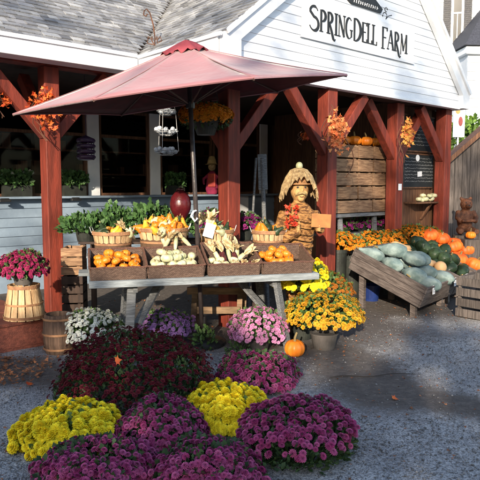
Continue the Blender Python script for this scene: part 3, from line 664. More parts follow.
mb.build('tabletop', TABLEW, tb)
mb = MB(TT); mb.bb((-.0, -.025, .735), (TL, -.001, .797), bev=.003); mb.build('front_edge', TABLEW, tb)
for a in (.40, TL-.42):
    sgn = -1 if a < 1 else 1
    for y0, y1 in ((.10, -.02), (TD-.12, TD+.02)):
        mb = MB(TT); mb.beam((a, y0, .733), (a+sgn*.06*(1 if a < 1 else 1.6), y1, 0), .085, .045, bev=.004); mb.build('leg', GREYW, tb)
    mb = MB(TT); mb.beam((a-.03*sgn, .06, .70), (a-.03*sgn, TD-.06, .70), .04, .07); mb.build('cross_bar', GREYW, tb)
    mb = MB(TT); mb.beam((a-sgn*.05, .12, .35), (a-sgn*.34, .5, .73), .09, .03, bev=.003); mb.build('diagonal_brace', GREYW, tb)
# low sawhorse seen behind the legs
sw = thing('sawhorse', (-.1, 7.0, 0), 'pale lumber sawhorse standing in the dark under the table', 'sawhorse')
for x, y in ((-.55, 6.85), (-.5, 7.1), (-.02, 6.85), (.03, 7.1)):
    mb = MB(); mb.beam((x, y, 0), (x+.02, (y+6.97)/2, .42), .06, .035); mb.build('leg', PALEW, sw)
mb = MB(); mb.beam((-.62, 6.97, .455), (.12, 6.97, .455), .07, .08); mb.build('top_rail', PALEW, sw)
mb = MB(); mb.beam((-.5, 6.84, .25), (.0, 6.84, .25), .02, .08, up=(0, 0, 1)); mb.build('side_rail', PALEW, sw)
# riser board under the back row
rs = thing('riser', TT @ Vector((.5, TD*.75, .8)), 'low plank riser at the back of the display table', 'riser', rz=TR)
mb = MB(TT); mb.bb((-.02, .53, .955), (.96, .82, .975)); mb.bb((1.16, .53, .955), (TL-.06, .82, .975)); mb.build('shelf_board', TABLEW, rs)
mb = MB(TT)
for a in (.0, .45, .9, 1.18, 1.7, TL-.12): mb.bb((a, .54, .801), (a+.04, .81, .954))
mb.build('support', TABLEW, rs)

# ------------------------------------------------------------------ produce prototypes
def pumpkin_me(r, h, ribs, dep, nseg=32):
    prof = [(max(.001, r*math.sin(math.pi*i/10)**.75*(1-.0*i)), h*(.5-.5*math.cos(math.pi*i/10))) for i in range(11)]
    prof = [(a, b-.10*h*math.exp(-((a/r)/.25)**2)*(1 if b > h/2 else -1)) for a, b in prof]
    return prof
def proto_pumpkin(name, r, h, mt, ribs=10, dep=.12, stem=.03, sr=.008, label='', cat='pumpkin'):
    t = thing(name, (0, 0, 0), label, cat)
    mb = MB(); mb.lathe(pumpkin_me(r, h, ribs, dep), n=ribs*4, ribs=ribs, depth=dep, rv=random.random(), cap=False); mb.build('rind', mt, t, smooth=True)
    mb = MB(); mb.tube([(0, 0, h*.86), (0, 0, h*.9+stem*.4), (stem*.3, 0, h*.9+stem)], [sr*1.4, sr, sr*.9], 6); mb.build('stem', STEM, t)
    return t
def variants(f, k): return [f() for _ in range(k)]
mini_or = [proto_pumpkin('small_pumpkin', .052, .07, ORANGE, 8, .13, .02, .006) for _ in range(4)]
mini_wh = [proto_pumpkin('small_white_pumpkin', .054, .068, PALEG, 8, .14, .02, .006) for _ in range(3)]
big_or = [proto_pumpkin('pumpkin', .13, .19, ORANGE, 10, .10, .10, .014) for _ in range(2)]
red_p = [proto_pumpkin('red_pumpkin', .15, .20, DEEPOR, 10, .12, .05, .014) for _ in range(3)]
def proto_gourd(name, mt, L_=.14, r=.045, neck=.018, bend=.03, mt2=None):
    t = thing(name, (0, 0, 0), '', 'gourd'); mb = MB()
    pts = [(0, 0, 0), (0, 0, L_*.08), (0, 0, L_*.25), (0, 0, L_*.42), (bend*.3, 0, L_*.6), (bend*.8, 0, L_*.8), (bend*1.3, 0, L_)]
    mb.tube(pts, [r*.35, r*.75, r, r*.93, (r+neck)/2*.9, neck, neck*.7], 14); o = mb.build('skin', mt, t, smooth=True)
    mb = MB(); mb.tube([pts[-1], (bend*1.8, 0, L_+.02)], [.006, .005], 6); mb.build('stem', STEM, t)
    for ch in t.children:
        pass
    return t
g_yel = [proto_gourd('yellow_gourd', YELG, .11, .045, .022), proto_gourd('yellow_gourd', YELG, .10, .048, .022, .04)]
g_grn = [proto_gourd('green_gourd', DKG, .13, .048, .02, .04)]
g_pal = [proto_gourd('pale_gourd', PALEG, .12, .046, .018, .04)]
g_or = [proto_gourd('orange_gourd', ORANGE, .11, .05, .024, .02)]
def proto_squash(name, mt, L_, r, cat='squash', nk=.3):
    t = thing(name, (0, 0, 0), '', cat); mb = MB()
    M_ = 17; pts = [(L_*(i/M_-.5), .02*math.sin(i*.3), 0) for i in range(M_+1)]
    rad = [r*(.10+.95*math.sin(math.pi*min(1, (i/M_)**.8))**.8)*(1-.25*i/M_) if 0 < i < M_ else r*.10 for i in range(M_+1)]
    mb.tube(pts, rad, 28); b = mb.build('rind', mt, t, smooth=True)
    for v in b.data.vertices:
        k = noise.noise(v.co*9)*.22*r+noise.noise(v.co*32)*.10*r-abs(math.sin(math.atan2(v.co.z, v.co.y)*3.5))*-.05*r; v.co += Vector((0, v.co.y, v.co.z)).normalized()*k
    mb = MB(); mb.tube([(L_*.48, 0, 0), (L_*.6, .01, .02)], [.014, .01], 6); mb.build('stem', STEM, t); return t
hub_s = [proto_squash('hubbard_squash', BLUEG, .47, .097), proto_squash('hubbard_squash', BLUEG, .42, .102)]
acorn_s = [proto_squash('green_squash', DKG, .28, .10), proto_squash('green_squash', DKG, .34, .09)]
def proto_butternut():
    t = thing('butternut_squash', (0, 0, 0), '', 'squash'); mb = MB()
    mb.tube([(-.14, 0, 0), (-.12, 0, 0), (-.06, 0, 0), (0, 0, 0), (.06, .01, 0), (.13, .02, 0), (.15, .02, 0)], [.02, .065, .088, .075, .055, .05, .03], 18); mb.build('rind', BUTT, t, smooth=True)
    mb = MB(); mb.tube([(.15, .02, 0), (.17, .02, .01)], .009, 6); mb.build('stem', STEM, t); return t
butt = proto_butternut()
def husk_blades(n, L_, spread, c=(0, 0, 0)):
    mb = MB()
    for k in range(n):
        a = random.random()*2*math.pi; s = random.uniform(.3, 1)*spread; L1 = L_*random.uniform(.6, 1.1); d = Vector((math.cos(a)*s, math.sin(a)*s, 1)).normalized(); sd = Vector((-math.sin(a), math.cos(a), 0))
        P_ = [Vector(c)+d*L1*t+Vector((math.cos(a), math.sin(a), 0))*L1*.45*t*t*s*2+Vector((0, 0, -L1*.35*t**3*s*2)) for t in (0, .3, .6, .85, 1)]
        wd = [.008, .022, .020, .011, .001]; V_ = []
        for p, w2 in zip(P_, wd): V_ += [p-sd*w2+d*.002, p+Vector((0, 0, .006)), p+sd*w2]
        F_ = []
        for i in range(4): F_ += [(i*3, i*3+1, i*3+4, i*3+3), (i*3+1, i*3+2, i*3+5, i*3+4)]
        mb.add(V_, F_)
    return mb
def proto_corn(name='dried_corn', kern=INDIAN):
    t = thing(name, (0, 0, 0), '', 'corn')
    mb = MB(); mb.tube([(0, 0, -.15), (0, 0, -.12), (0, 0, -.05), (0, 0, .0)], [.006, .018, .024, .02], 10); mb.build('cob', kern, t, smooth=True)
    husk_blades(11, .14, .36).build('husk', HUSK, t); return t
corn_d = proto_corn(); corn_w = proto_corn('dried_corn', PALEG)

ORD = 'first second third fourth fifth sixth seventh eighth ninth tenth eleventh twelfth thirteenth fourteenth fifteenth sixteenth seventeenth eighteenth nineteenth twentieth'.split()
ORD += ['twenty-'+o for o in ORD[:9]]+['thirtieth']
def number(objs):
    """tell look-alikes apart by counting them from the left as the viewer sees them"""
    for i, o in enumerate(sorted(objs, key=lambda o: o.location.x/o.location.y)): o['label'] = ('leftmost ' if i == 0 else ORD[i]+' from left, ')+o['label']
def pile(protos, T, xr, yr, base, n, r, label, cat, group, layers=2, tilt=.5, sc=(.85, 1.1), lift=.6):
    """n copies heaped in the box xr x yr of the axes T, lower layer spread out, next ones in the middle"""
    pts = []; tries = 0; z = base
    for l in range(layers):
        k = l*.22; m = n if l == layers-1 else int(n/layers*1.15)
        cnt = 0; tries = 0
        while cnt < m and len(pts) < n and tries < 400:
            tries += 1
            x = random.uniform(xr[0]+k*(xr[1]-xr[0]), xr[1]-k*(xr[1]-xr[0])); y = random.uniform(yr[0]+k*(yr[1]-yr[0])*.6, yr[1]-k*(yr[1]-yr[0])*.3)
            if all(math.hypot(x-a, y-b) > r*1.62 for a, b, ll in pts if ll == l): pts.append((x, y, l)); cnt += 1
    res = []
    for x, y, l in pts:
        p = T @ Vector((x, y, z+l*r*2*lift+random.uniform(0, .008)))
        res.append(place(random.choice(protos), p, (random.uniform(-tilt, tilt), random.uniform(-tilt, tilt), random.uniform(0, 6.28)), random.uniform(*sc), label, cat, group))
    number(res)

# ------------------------------------------------------------------ wicker trays on the table front
def tray(x0, x1, tilt, label, mt=WICK, D0=.40, H=.125, y0=.02, z0=.803, hb=None):
    hb = hb or H+.05; wd = x1-x0
    T = TT @ Matrix.Translation((x0, y0, z0)) @ Matrix.Rotation(tilt, 4, 'X')
    t = thing('wicker_tray', T @ Vector((wd/2, D0/2, 0)), label, 'tray', 'wicker trays along the table front', rot=T.to_euler())
    def wall(a, b, h0, h1):
        m2 = MB(T); a, b = Vector((*a, 0)), Vector((*b, 0)); d = (b-a).normalized(); q = Vector((-d.y, d.x, 0))*.007; n = 14; V_ = []; F_ = []
        for i in range(n+1):
            p = a.lerp(b, i/n); h = h0+(h1-h0)*i/n+.003*math.sin(i*1.7); fl = Vector((d.y, -d.x, 0))*.014
            for sd in (q, -q): V_ += [p+sd, p+sd+fl*.5+Vector((0, 0, h/2)), p+sd+fl+Vector((0, 0, h))]
        for i in range(n):
            o = i*6
            F_ += [(o, o+1, o+7, o+6), (o+1, o+2, o+8, o+7), (o+3, o+9, o+10, o+4), (o+4, o+10, o+11, o+5), (o+2, o+5, o+11, o+8), (o, o+6, o+9, o+3)]
        F_ += [(0, 3, 4, 1), (1, 4, 5, 2), (n*6, n*6+1, n*6+4, n*6+3), (n*6+1, n*6+2, n*6+5, n*6+4)]
        return m2.add(V_, F_)
    wall((0, 0), (wd, 0), H, H).build('front_panel', mt, t); wall((wd, 0), (wd, D0), H, hb).build('side_panel', mt, t)
    wall((wd, D0), (0, D0), hb, hb).build('back_panel', mt, t); wall((0, D0), (0, 0), hb, H).build('side_panel', mt, t)
    m2 = MB(T); m2.bb((.0, .0, -.002), (wd, D0, .008)); m2.build('bottom', mt, t)
    m2 = MB(T); e = .014
    rimp = [(-e, -e, H), (wd+e, -e, H), (wd+e, D0+e, hb), (-e, D0+e, hb), (-e, -e, H)]
    for i in range(4):
        a, b = Vector(rimp[i]), Vector(rimp[i+1]); m2.tube([a.lerp(b, j/8)+Vector((0, 0, .003*(-1)**j)) for j in range(9)], .011, 7)
    m2.build('rim', HOOPW if mt is WICKT else mat('wicker_rim', (.2, .1, .07), (.12, .06, .045), rough=.55, scale=60, bump=.8) if 'wicker_rim' not in bpy.data.materials else bpy.data.materials['wicker_rim'], t)
    return T
def xa(px, py=270): # table x of a pixel column at the tray fronts
    q = TT.inverted() @ at_z(px, py, .87); r = ray(px, py)
    # intersect the view ray with the table front plane
    A_ = TT.inverted() @ Vector((0, 0, EYE)); B2 = TT.inverted().to_3x3() @ r; t = (.03-A_.y)/B2.y; return A_.x+B2.x*t
T1 = tray(xa(91), xa(145.5), R(12), 'first wicker tray on the left, heaped with small orange pumpkins')
T2 = tray(xa(148.5), xa(203), R(12), 'second wicker tray from the left, full of white and striped gourds')
T3 = tray(xa(209), xa(258.5), R(13), 'wicker tray of white pumpkins and dried corn with a tall tan back', hb=.20)
T4 = tray(xa(262.5), xa(311), R(13), 'rightmost wicker tray, half filled with small orange pumpkins', hb=.17)
WDt = xa(145.5)-xa(91)
pile(mini_or, T1, (.06, WDt-.06), (.06, .33), .06, 24, .05, 'small orange pumpkin heaped in the leftmost front wicker tray', 'pumpkin', 'small pumpkins in the leftmost tray', 2, sc=(.85, 1.15))
pile(mini_wh, T2, (.06, WDt-.06), (.07, .33), .055, 20, .05, 'small cream pumpkin in the second front wicker tray', 'pumpkin', 'cream pumpkins in the second tray', 2, sc=(.9, 1.2))
pile(g_pal, T2, (.30, WDt-.08), (.18, .30), .14, 2, .06, 'pale crookneck gourd on top of the second wicker tray', 'gourd', 'pale gourds in the second tray', 1, 1.4)
pile(mini_wh, T3, (.05, .30), (.05, .18), .06, 9, .045, 'small white pumpkin at the front of the corn husk tray', 'pumpkin', 'white pumpkins in the corn tray', 1)
pile(mini_or, T4, (.05, .34), (.05, .32), .07, 18, .05, 'small orange pumpkin in the half empty rightmost wicker tray', 'pumpkin', 'small pumpkins in the rightmost tray', 2)
_l = []
for i, (x, y, z, rx, ry) in enumerate([(.10, .25, .16, -.1, -.5), (.17, .22, .17, -.3, -.1), (.23, .24, .19, -.2, .1), (.28, .20, .17, .2, .3), (.33, .24, .18, -.2, .4), (.20, .30, .22, -.4, .0), (.40, .22, .14, .1, .9)]):
    _l.append(place(corn_d if i % 2 else corn_w, T3 @ Vector((x, y, z)), (rx, ry, i*1.1), random.uniform(.9, 1.15), 'ear of husked dried corn standing in the third wicker tray', 'corn', 'dried corn in the third tray'))
number(_l); _l = []
for i, (x, y) in enumerate([(.32, .07), (.38, .09), (.44, .07)]):
    _l.append(place(corn_d, T3 @ Vector((x, y, .10)), (1.45, .1, i*.9-1.2), .8, 'red ear of corn lying at the right front of the corn tray', 'corn', 'red corn in the third tray'))
number(_l); _l = []

# ------------------------------------------------------------------ half bushel baskets
def bushel(c, rt, rb, h, label, group=None, upside=False, name='bushel_basket', ns=20, handles=True, fill=True):
    t = thing(name, c, label, 'basket', group); c = Vector(c)
    def rad(z): s = z/h; s = 1-s if upside else s; return rb+(rt-rb)*s
    mb = MB(Matrix.Translation(c))
    for k in range(ns):
        a0 = 2*math.pi*(k+.06)/ns; a1 = 2*math.pi*(k+.90)/ns; V_ = []
        for z in (.004, h*.5, h):
            r = rad(z)
            for rr in (r, r-.005):
                for a in (a0, (a0+a1)/2, a1): V_.append((rr*math.cos(a), rr*math.sin(a), z))
        F_ = []
        for l in range(2):
            o = l*6
            for j in range(2): F_ += [(o+j, o+j+1, o+j+7, o+j+6), (o+j+4, o+j+3, o+j+9, o+j+10)]
            F_ += [(o, o+6, o+9, o+3), (o+2, o+5, o+11, o+8)]
        F_ += [(12, 13, 16, 15), (13, 14, 17, 16), (0, 3, 4, 1), (1, 4, 5, 2)]
        mb.add(V_, F_)
    mb.build('slats', SLATW, t)
    for z, hh in ((h-.02, .035), (h*.45, .02), (.03, .025)) if not upside else ((.03, .03), (h*.42, .025), (h-.015, .03)):
        mb = MB(Matrix.Translation(c)); r = rad(z)+.004
        mb.lathe([(r, z-hh/2), (r+.004, z-hh/2), (r+.004+(.002), z+hh/2), (r, z+hh/2)], n=40, cap=False); mb.build('hoop', HOOPW, t)
    mb = MB(Matrix.Translation(c)); zb = h-.02 if upside else .01; mb.lathe([(.001, zb), (rad(zb)-.006, zb), (rad(zb)-.006, zb+.008), (.001, zb+.008)], n=24); mb.build('bottom_board', SLATW, t)
    if fill:
        zf = h*.72; mb = MB(Matrix.Translation(c)); mb.lathe([(rad(zf)-.008, 0.02), (rad(zf)-.008, zf), (.001, zf+.01)], n=20); mb.build('liner', mat('brown_paper', (.12, .07, .04), rough=.9) if 'brown_paper' not in bpy.data.materials else bpy.data.materials['brown_paper'], t)
    if handles:
        for s in (-1, 1):
            mb = MB(Matrix.Translation(c)); mb.tube([(s*(rt-.0), -.05, h-.02), (s*(rt+.02), -.045, h+.04), (s*(rt+.02), .045, h+.04), (s*rt, .05, h-.02)], .004, 6); mb.build('handle', WIRE, t)
    return t
def mix_pile(c, r0, z0, spec, label_g, group, dome=.5):
    """spec: list of (proto list, count, label, cat)"""
    allp = [(p, lb, ct) for p, k, lb, ct in spec for _ in range(k)]; random.shuffle(allp); n = len(allp)
    res = {}
    for i, (p, lb, ct) in enumerate(allp):
        rr = r0*math.sqrt((i+.5)/n); a = i*2.399963
        z = z0+dome*r0*(1-(rr/r0)**2)
        res.setdefault(lb, []).append(place(random.choice(p), (c[0]+rr*math.cos(a), c[1]+rr*math.sin(a), z), (random.uniform(-1.2, 1.2), random.uniform(-1.2, 1.2), random.random()*6.28), random.uniform(.8, 1.05), lb, ct, group))
    for v in res.values(): number(v)
bk = []
for px, r, hh, lab in ((113, .21, .24, 'small bushel basket of yellow gourds behind the orange pumpkin tray'), (163.5, .27, .27, 'largest bushel basket, mounded high with orange and striped gourds'), (217, .19, .24, 'bushel basket of gourds behind the corn tray with a white price card'), (268.5, .19, .22, 'rightmost bushel basket of green and orange gourds on the table')):
    A_ = TT.inverted() @ Vector((0, 0, EYE)); B2 = TT.inverted().to_3x3() @ ray(px, 235); t = (.68-A_.y)/B2.y
    c = TT @ Vector((A_.x+B2.x*t, .68, .977)); bushel(c, r, r*.78, hh, lab, 'bushel baskets at the back of the table'); bk.append((c, r, hh))
(c1, r1_, h1), (c2, r2_, h2), (c3, r3_, h3), (c4, r4_, h4) = bk
mix_pile(c1, r1_*.8, c1.z+h1-.06, [(g_yel, 7, 'yellow gourd in the leftmost bushel basket', 'gourd'), (g_grn, 5, 'green gourd in the leftmost bushel basket', 'gourd'), (g_pal, 2, 'pale gourd in the leftmost bushel basket', 'gourd')], '', 'gourds in the leftmost bushel basket', .3)
mix_pile(c2, r2_*.9, c2.z+h2-.05, [(mini_or, 22, 'small orange pumpkin in the tallest mound of gourds', 'pumpkin'), (g_yel, 14, 'yellow gourd in the tallest mound of gourds', 'gourd'), (mini_wh, 8, 'cream pumpkin in the tallest mound of gourds', 'pumpkin'), (g_or, 12, 'orange gourd in the tallest mound of gourds', 'gourd'), (g_grn, 3, 'green gourd in the tallest mound of gourds', 'gourd')], '', 'gourds mounded in the largest bushel basket', .42)
mix_pile(c3, r3_*.8, c3.z+h3-.05, [(g_yel, 5, 'yellow gourd in the basket with the white price card', 'gourd'), (g_pal, 4, 'pale gourd in the basket with the white price card', 'gourd'), (g_grn, 3, 'green gourd in the basket with the white price card', 'gourd')], '', 'gourds in the third bushel basket', .3)
mix_pile(c4, r4_*.8, c4.z+h4-.05, [(g_or, 5, 'orange gourd in the rightmost bushel basket', 'gourd'), (g_grn, 6, 'green gourd in the rightmost bushel basket', 'gourd')], '', 'gourds in the rightmost bushel basket', .3)
for i, (dx, dy, rx, ry) in enumerate([(-.12, -.1, 1.0, -.9), (-.06, -.12, 1.1, -.5), (-.14, .0, .8, -1.1)]):
    _l.append(place(corn_w, c3+Vector((dx, dy+.06, h3+.10)), (rx-.6, ry, i), 1.1, 'pale corn husk leaning out of the third bushel basket', 'corn', 'corn husks in the third bushel basket'))
number(_l); _l = []
for i, (dx, dy) in enumerate([(.02, -.26), (.09, -.27), (.16, -.24), (.22, -.2)]):
    _l.append(place(corn_w, c2+Vector((dx, dy, h2-.10)), (.5, (i-1)*.3, i*1.3), .95, 'pale corn husk hanging at the front of the largest basket', 'corn', 'corn husks before the largest basket'))
number(_l); _l = []
place(corn_w, c1+Vector((.13, 0, h1+.02)), (.2, -.7, 0), 1.0, 'pale corn husk sticking up from the leftmost bushel basket', 'corn')
mb = MB(Matrix.Translation(c3+Vector((-.08, -r3_-.02, h3-.03))) @ Euler((-.25, .3, .1)).to_matrix().to_4x4()); mb.box((0, 0, .03), (.11, .004, .15)); o = mb.build('price_card', PAPER); alone(o, 'white price card clipped to the third bushel basket', 'card')

# ------------------------------------------------------------------ chrysanthemums
def blossom_tpl(rings, cup=.25):
    V_ = []; F_ = []; tp = []
    for (n, r0, r1, z0, z1, wd, ph) in rings:
        for k in range(n):
            a = 2*math.pi*(k+ph)/n; c, s = math.cos(a), math.sin(a); m_ = r0+(r1-r0)*.62; zm = z0+(z1-z0)*.45+.05; o = len(V_)
            for (rr, tt, zz) in ((r0, 0, z0), (m_, -wd, zm+.05), (r1, 0, z1), (m_, wd, zm+.05)): V_.append((rr*c-tt*s, rr*s+tt*c, zz))
            tp += [0, .7, 1, .7]; F_.append((o, o+1, o+2, o+3))
    return np.array(V_, float), np.array(F_), np.array(tp, float)
B_FULL = blossom_tpl([(13, .12, 1.0, .0, -.05, .20, 0), (12, .08, .88, .12, .25, .18, .5), (9, .05, .65, .2, .48, .16, .2), (6, .02, .36, .3, .62, .12, 0)])
B_POM = blossom_tpl([(10, .3, .95, -.15, -.30, .32, 0), (11, .25, 1.0, .0, .05, .32, .5), (10, .2, .92, .2, .40, .30, .2), (8, .12, .70, .4, .68, .28, .7), (6, .05, .45, .6, .88, .24, 0), (4, 0, .22, .75, .98, .18, 0)])
B_SMALL = blossom_tpl([(9, .1, 1.0, .0, .0, .28, 0), (7, .05, .6, .1, .35, .2, .5), (4, 0, .3, .25, .45, .16, 0)])
leafV = np.array([(0, 0, 0), (.26, .30, .06), (.16, .52, .05), (.34, .72, .06), (0, 1.1, -.08), (-.34, .72, .06), (-.16, .52, .05), (-.26, .30, .06), (0, .5, 0)], float)
leafF = np.array([(0, 1, 8), (1, 2, 8), (2, 3, 8), (3, 4, 8), (4, 5, 8), (5, 6, 8), (6, 7, 8), (7, 0, 8)])
def dome_pts(n, lo, ctr=None):
    """evenly spread directions on a sphere cap, lowest z = lo"""
    i = np.arange(n)+.5; z = 1-(1-lo)*i/n; z = np.clip(z+rng.normal(size=n)*.012, -1, 1); ph = i*2.39996+rng.normal(size=n)*.12; r = np.sqrt(1-z*z)
    return np.stack([r*np.cos(ph), r*np.sin(ph), z], -1)
def lump(d, seed, amp):
    return np.array([1+amp*noise.noise(Vector((*(v*1.7),))+Vector((seed*7.1, 3, 1)))+amp*.5*noise.noise(Vector((*(v*4),))+Vector((seed, 9, 1))) for v in d])
MUMG = 'potted chrysanthemums around the farm stand'
def mum(c, rx, ry, h, pm, n, size, label, tpl=B_FULL, lo=.12, leaves=1400, lf=LEAF, lsize=.045, pot=None, gap=.0, amp=.17, name='chrysanthemum', clump=0.0, skirt=True, jit=.5, lk=.955, box=.14, wild=.045, fade=0, nst=26, stm=None):
    t = thing(name, c, label, 'flowers', MUMG); c = np.array(c, float)
    if pot: z0, pr, ph_, pmat = pot
    else: z0 = 0
    seed = random.random()*50; sc = np.array([rx, ry, h])
    def blocky(v): v = v.copy(); rho = np.clip(np.hypot(v[:, 0], v[:, 1]), .08, 1); v[:, :2] *= (rho**(-box))[:, None]*(1-.02*box); return v
    d = dome_pts(n, lo); r = lump(d, seed, amp)
    if fade:
        kp = rng.random(len(d)) < np.clip((d[:, 2]-lo)/fade, .16, 1); d, r = d[kp], r[kp]
    if clump:
        kp = np.array([noise.noise(Vector((*(v*3.1),))+Vector((seed, 1, 1)))+.5*noise.noise(Vector((*(v*9),))+Vector((seed, 1, 1))) > -.5+clump for v in d]); d, r = d[kp], r[kp]
    n = len(d)
    pos = blocky(d)*r[:, None]*sc*(1+rng.normal(size=(n, 1))*wild)+c+np.array([0, 0, z0])
    nrm = d/sc; nrm /= np.linalg.norm(nrm, axis=1, keepdims=True); nrm = nrm*.9+np.array([0, -.05, .45])+rng.normal(size=(n, 3))*.22*jit*2
    V, F, rr, tp = scatter(tpl[0], tpl[1], pos, frames(nrm), (size*(.78+.42*rng.random(n)))[:, None], rnd=rng.random(n)**1.3, tip=tpl[2])
    linko('blossoms', link_mesh('blossoms', to_local(V, t), F, [pm], rnd=rr, tip=tp), t)
    # leaves through the crown, and a skirt of them below the blossoms
    dl = dome_pts(leaves, -.25 if skirt else lo-.1); rng.shuffle(dl); rl = lump(dl, seed, amp)*(1-.30*rng.random(leaves)**1.6)*lk
    pl = blocky(dl)*rl[:, None]*sc*np.where(dl[:, 2:3] < 0, [[.8, .8, .8]], [[1, 1, 1]])+c+np.array([0, 0, z0]); pl[:, 2] = np.maximum(pl[:, 2], c[2]+.01)
    up = dl/sc; up /= np.linalg.norm(up, axis=1, keepdims=True)
    up = up*.55+np.array([0, 0, .5])+rng.normal(size=(leaves, 3))*.45
    # leaf blades point outward: template y axis along the shoot
    V, F, rr, _ = scatter(leafV[:, [0, 2, 1]]*np.array([1, -1, 1]), leafF, pl, frames(up), (lsize*(.6+.7*rng.random(leaves)))[:, None])
    linko('foliage', link_mesh('foliage', to_local(V, t), F, [lf], rnd=rr), t)
    # stems: a branching bundle from the root ball
    mb = MB(); base = Vector(c)+Vector((0, 0, max(z0-.02, .0)))
    for k in range(nst):
        v = Vector(dl[k*7 % leaves]); v.z = abs(v.z); q9 = .86 if nst == 26 else 1.0; e = Vector(c)+Vector((v.x*rx*q9, v.y*ry*q9, z0+v.z*h*q9)); b0 = base+Vector((v.x*.05, v.y*.05, 0))
        if nst > 26: b0 = Vector((c[0]+v.x*rx*.55, c[1]+v.y*ry*.55, c[2]+.01))
        mb.tube([b0, b0.lerp(e, .5)+Vector((0, 0, .02)), e], [.006, .005, .003], 5)
    mb.build('stems', stm or CORE, t)
    if pot:
        mb = MB(Matrix.Translation(Vector(c))); mb.lathe([(pr*.78, .0), (pr, ph_*.93), (pr*1.06, ph_*.93), (pr*1.06, ph_), (pr*.9, ph_), (pr*.88, ph_*.85), (.001, ph_*.85)], n=28); mb.build('pot', pmat, t, smooth=False)
    return t
def leafy(c, rx, ry, h, mt, n, ls, label, name='leafy_plant', group=None, pot=None, tplV=leafV, cat='plant'):
    t = thing(name, c, label, cat, group); c = np.array(c, float); d = dome_pts(n, -.2); rng.shuffle(d); seed = random.random()*9
    rl = lump(d, seed, .28)*(1-.4*rng.random(n)); p = d*rl[:, None]*np.array([rx, ry, h])+c+np.array([0, 0, pot[1] if pot else 0])
    up = d*.8+np.array([0, 0, .35])+rng.normal(size=(n, 3))*.4
    V, F, rr, _ = scatter(tplV[:, [0, 2, 1]]*np.array([1, -1, 1]), leafF if tplV is leafV else mF, p, frames(up), (ls*(.6+.7*rng.random(n)))[:, None]); linko('foliage', link_mesh('foliage', to_local(V, t), F, [mt], rnd=rr), t)
    mb = MB()
    for k in range(14):
        v = Vector(d[k]); e = Vector(c)+Vector((v.x*rx*.8, v.y*ry*.8, (pot[1] if pot else 0)+abs(v.z)*h*.8)); mb.tube([Vector(c)+Vector((0, 0, (pot[1]*.8 if pot else 0))), e], .004, 5)
    mb.build('stems', CORE, t)
    if pot: mb = MB(Matrix.Translation(Vector(c))); mb.lathe([(pot[0]*.8, 0), (pot[0], pot[1]), (pot[0]*.9, pot[1]), (.001, pot[1]*.9)], n=20); mb.build('pot', DARKPOT, t)
    return t
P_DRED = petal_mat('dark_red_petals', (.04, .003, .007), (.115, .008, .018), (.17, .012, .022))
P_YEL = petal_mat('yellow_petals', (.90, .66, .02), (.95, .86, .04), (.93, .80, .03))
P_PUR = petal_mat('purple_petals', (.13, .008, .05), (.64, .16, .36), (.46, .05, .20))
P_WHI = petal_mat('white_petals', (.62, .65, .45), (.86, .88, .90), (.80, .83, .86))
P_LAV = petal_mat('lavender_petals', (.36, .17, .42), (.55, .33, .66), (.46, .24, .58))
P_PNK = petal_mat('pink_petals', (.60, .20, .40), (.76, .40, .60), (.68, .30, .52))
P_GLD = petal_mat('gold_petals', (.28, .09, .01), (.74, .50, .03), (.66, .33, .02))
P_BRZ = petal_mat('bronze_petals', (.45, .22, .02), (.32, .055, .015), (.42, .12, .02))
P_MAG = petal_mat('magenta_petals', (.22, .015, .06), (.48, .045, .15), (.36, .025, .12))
P_ORG = petal_mat('orange_petals', (.55, .15, .01), (.78, .24, .012), (.74, .33, .02))
P_BMAG = petal_mat('violet_petals', (.12, .008, .08), (.26, .02, .17), (.36, .03, .2))

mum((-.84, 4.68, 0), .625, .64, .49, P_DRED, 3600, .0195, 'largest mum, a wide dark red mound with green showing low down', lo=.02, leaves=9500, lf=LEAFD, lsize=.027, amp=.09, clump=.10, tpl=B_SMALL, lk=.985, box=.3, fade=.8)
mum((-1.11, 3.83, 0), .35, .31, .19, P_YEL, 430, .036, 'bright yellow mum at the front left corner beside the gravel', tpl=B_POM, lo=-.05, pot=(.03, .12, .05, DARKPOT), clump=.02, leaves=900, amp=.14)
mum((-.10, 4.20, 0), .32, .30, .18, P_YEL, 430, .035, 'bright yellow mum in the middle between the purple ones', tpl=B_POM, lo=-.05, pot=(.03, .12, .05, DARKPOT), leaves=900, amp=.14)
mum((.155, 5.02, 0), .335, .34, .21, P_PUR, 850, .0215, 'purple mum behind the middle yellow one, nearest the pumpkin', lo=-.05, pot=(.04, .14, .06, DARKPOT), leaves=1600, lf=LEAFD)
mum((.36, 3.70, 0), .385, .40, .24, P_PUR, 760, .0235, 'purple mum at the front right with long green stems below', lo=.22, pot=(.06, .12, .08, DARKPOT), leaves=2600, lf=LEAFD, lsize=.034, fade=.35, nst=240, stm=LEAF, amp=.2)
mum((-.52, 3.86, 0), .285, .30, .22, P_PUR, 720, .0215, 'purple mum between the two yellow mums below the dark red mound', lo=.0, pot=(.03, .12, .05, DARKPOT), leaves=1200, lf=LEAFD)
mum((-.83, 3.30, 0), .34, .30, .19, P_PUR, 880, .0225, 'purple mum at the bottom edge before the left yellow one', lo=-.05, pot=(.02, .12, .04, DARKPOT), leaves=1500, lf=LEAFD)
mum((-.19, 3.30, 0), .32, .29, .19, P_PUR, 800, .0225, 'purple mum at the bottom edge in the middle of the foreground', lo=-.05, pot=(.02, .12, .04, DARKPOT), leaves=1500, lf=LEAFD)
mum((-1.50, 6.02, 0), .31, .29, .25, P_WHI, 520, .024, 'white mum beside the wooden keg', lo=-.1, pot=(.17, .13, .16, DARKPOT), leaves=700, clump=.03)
mum((-.80, 6.45, 0), .29, .28, .20, P_LAV, 440, .0225, 'lavender mum under the left end of the table', lo=-.1, pot=(.12, .13, .13, DARKPOT), leaves=800)
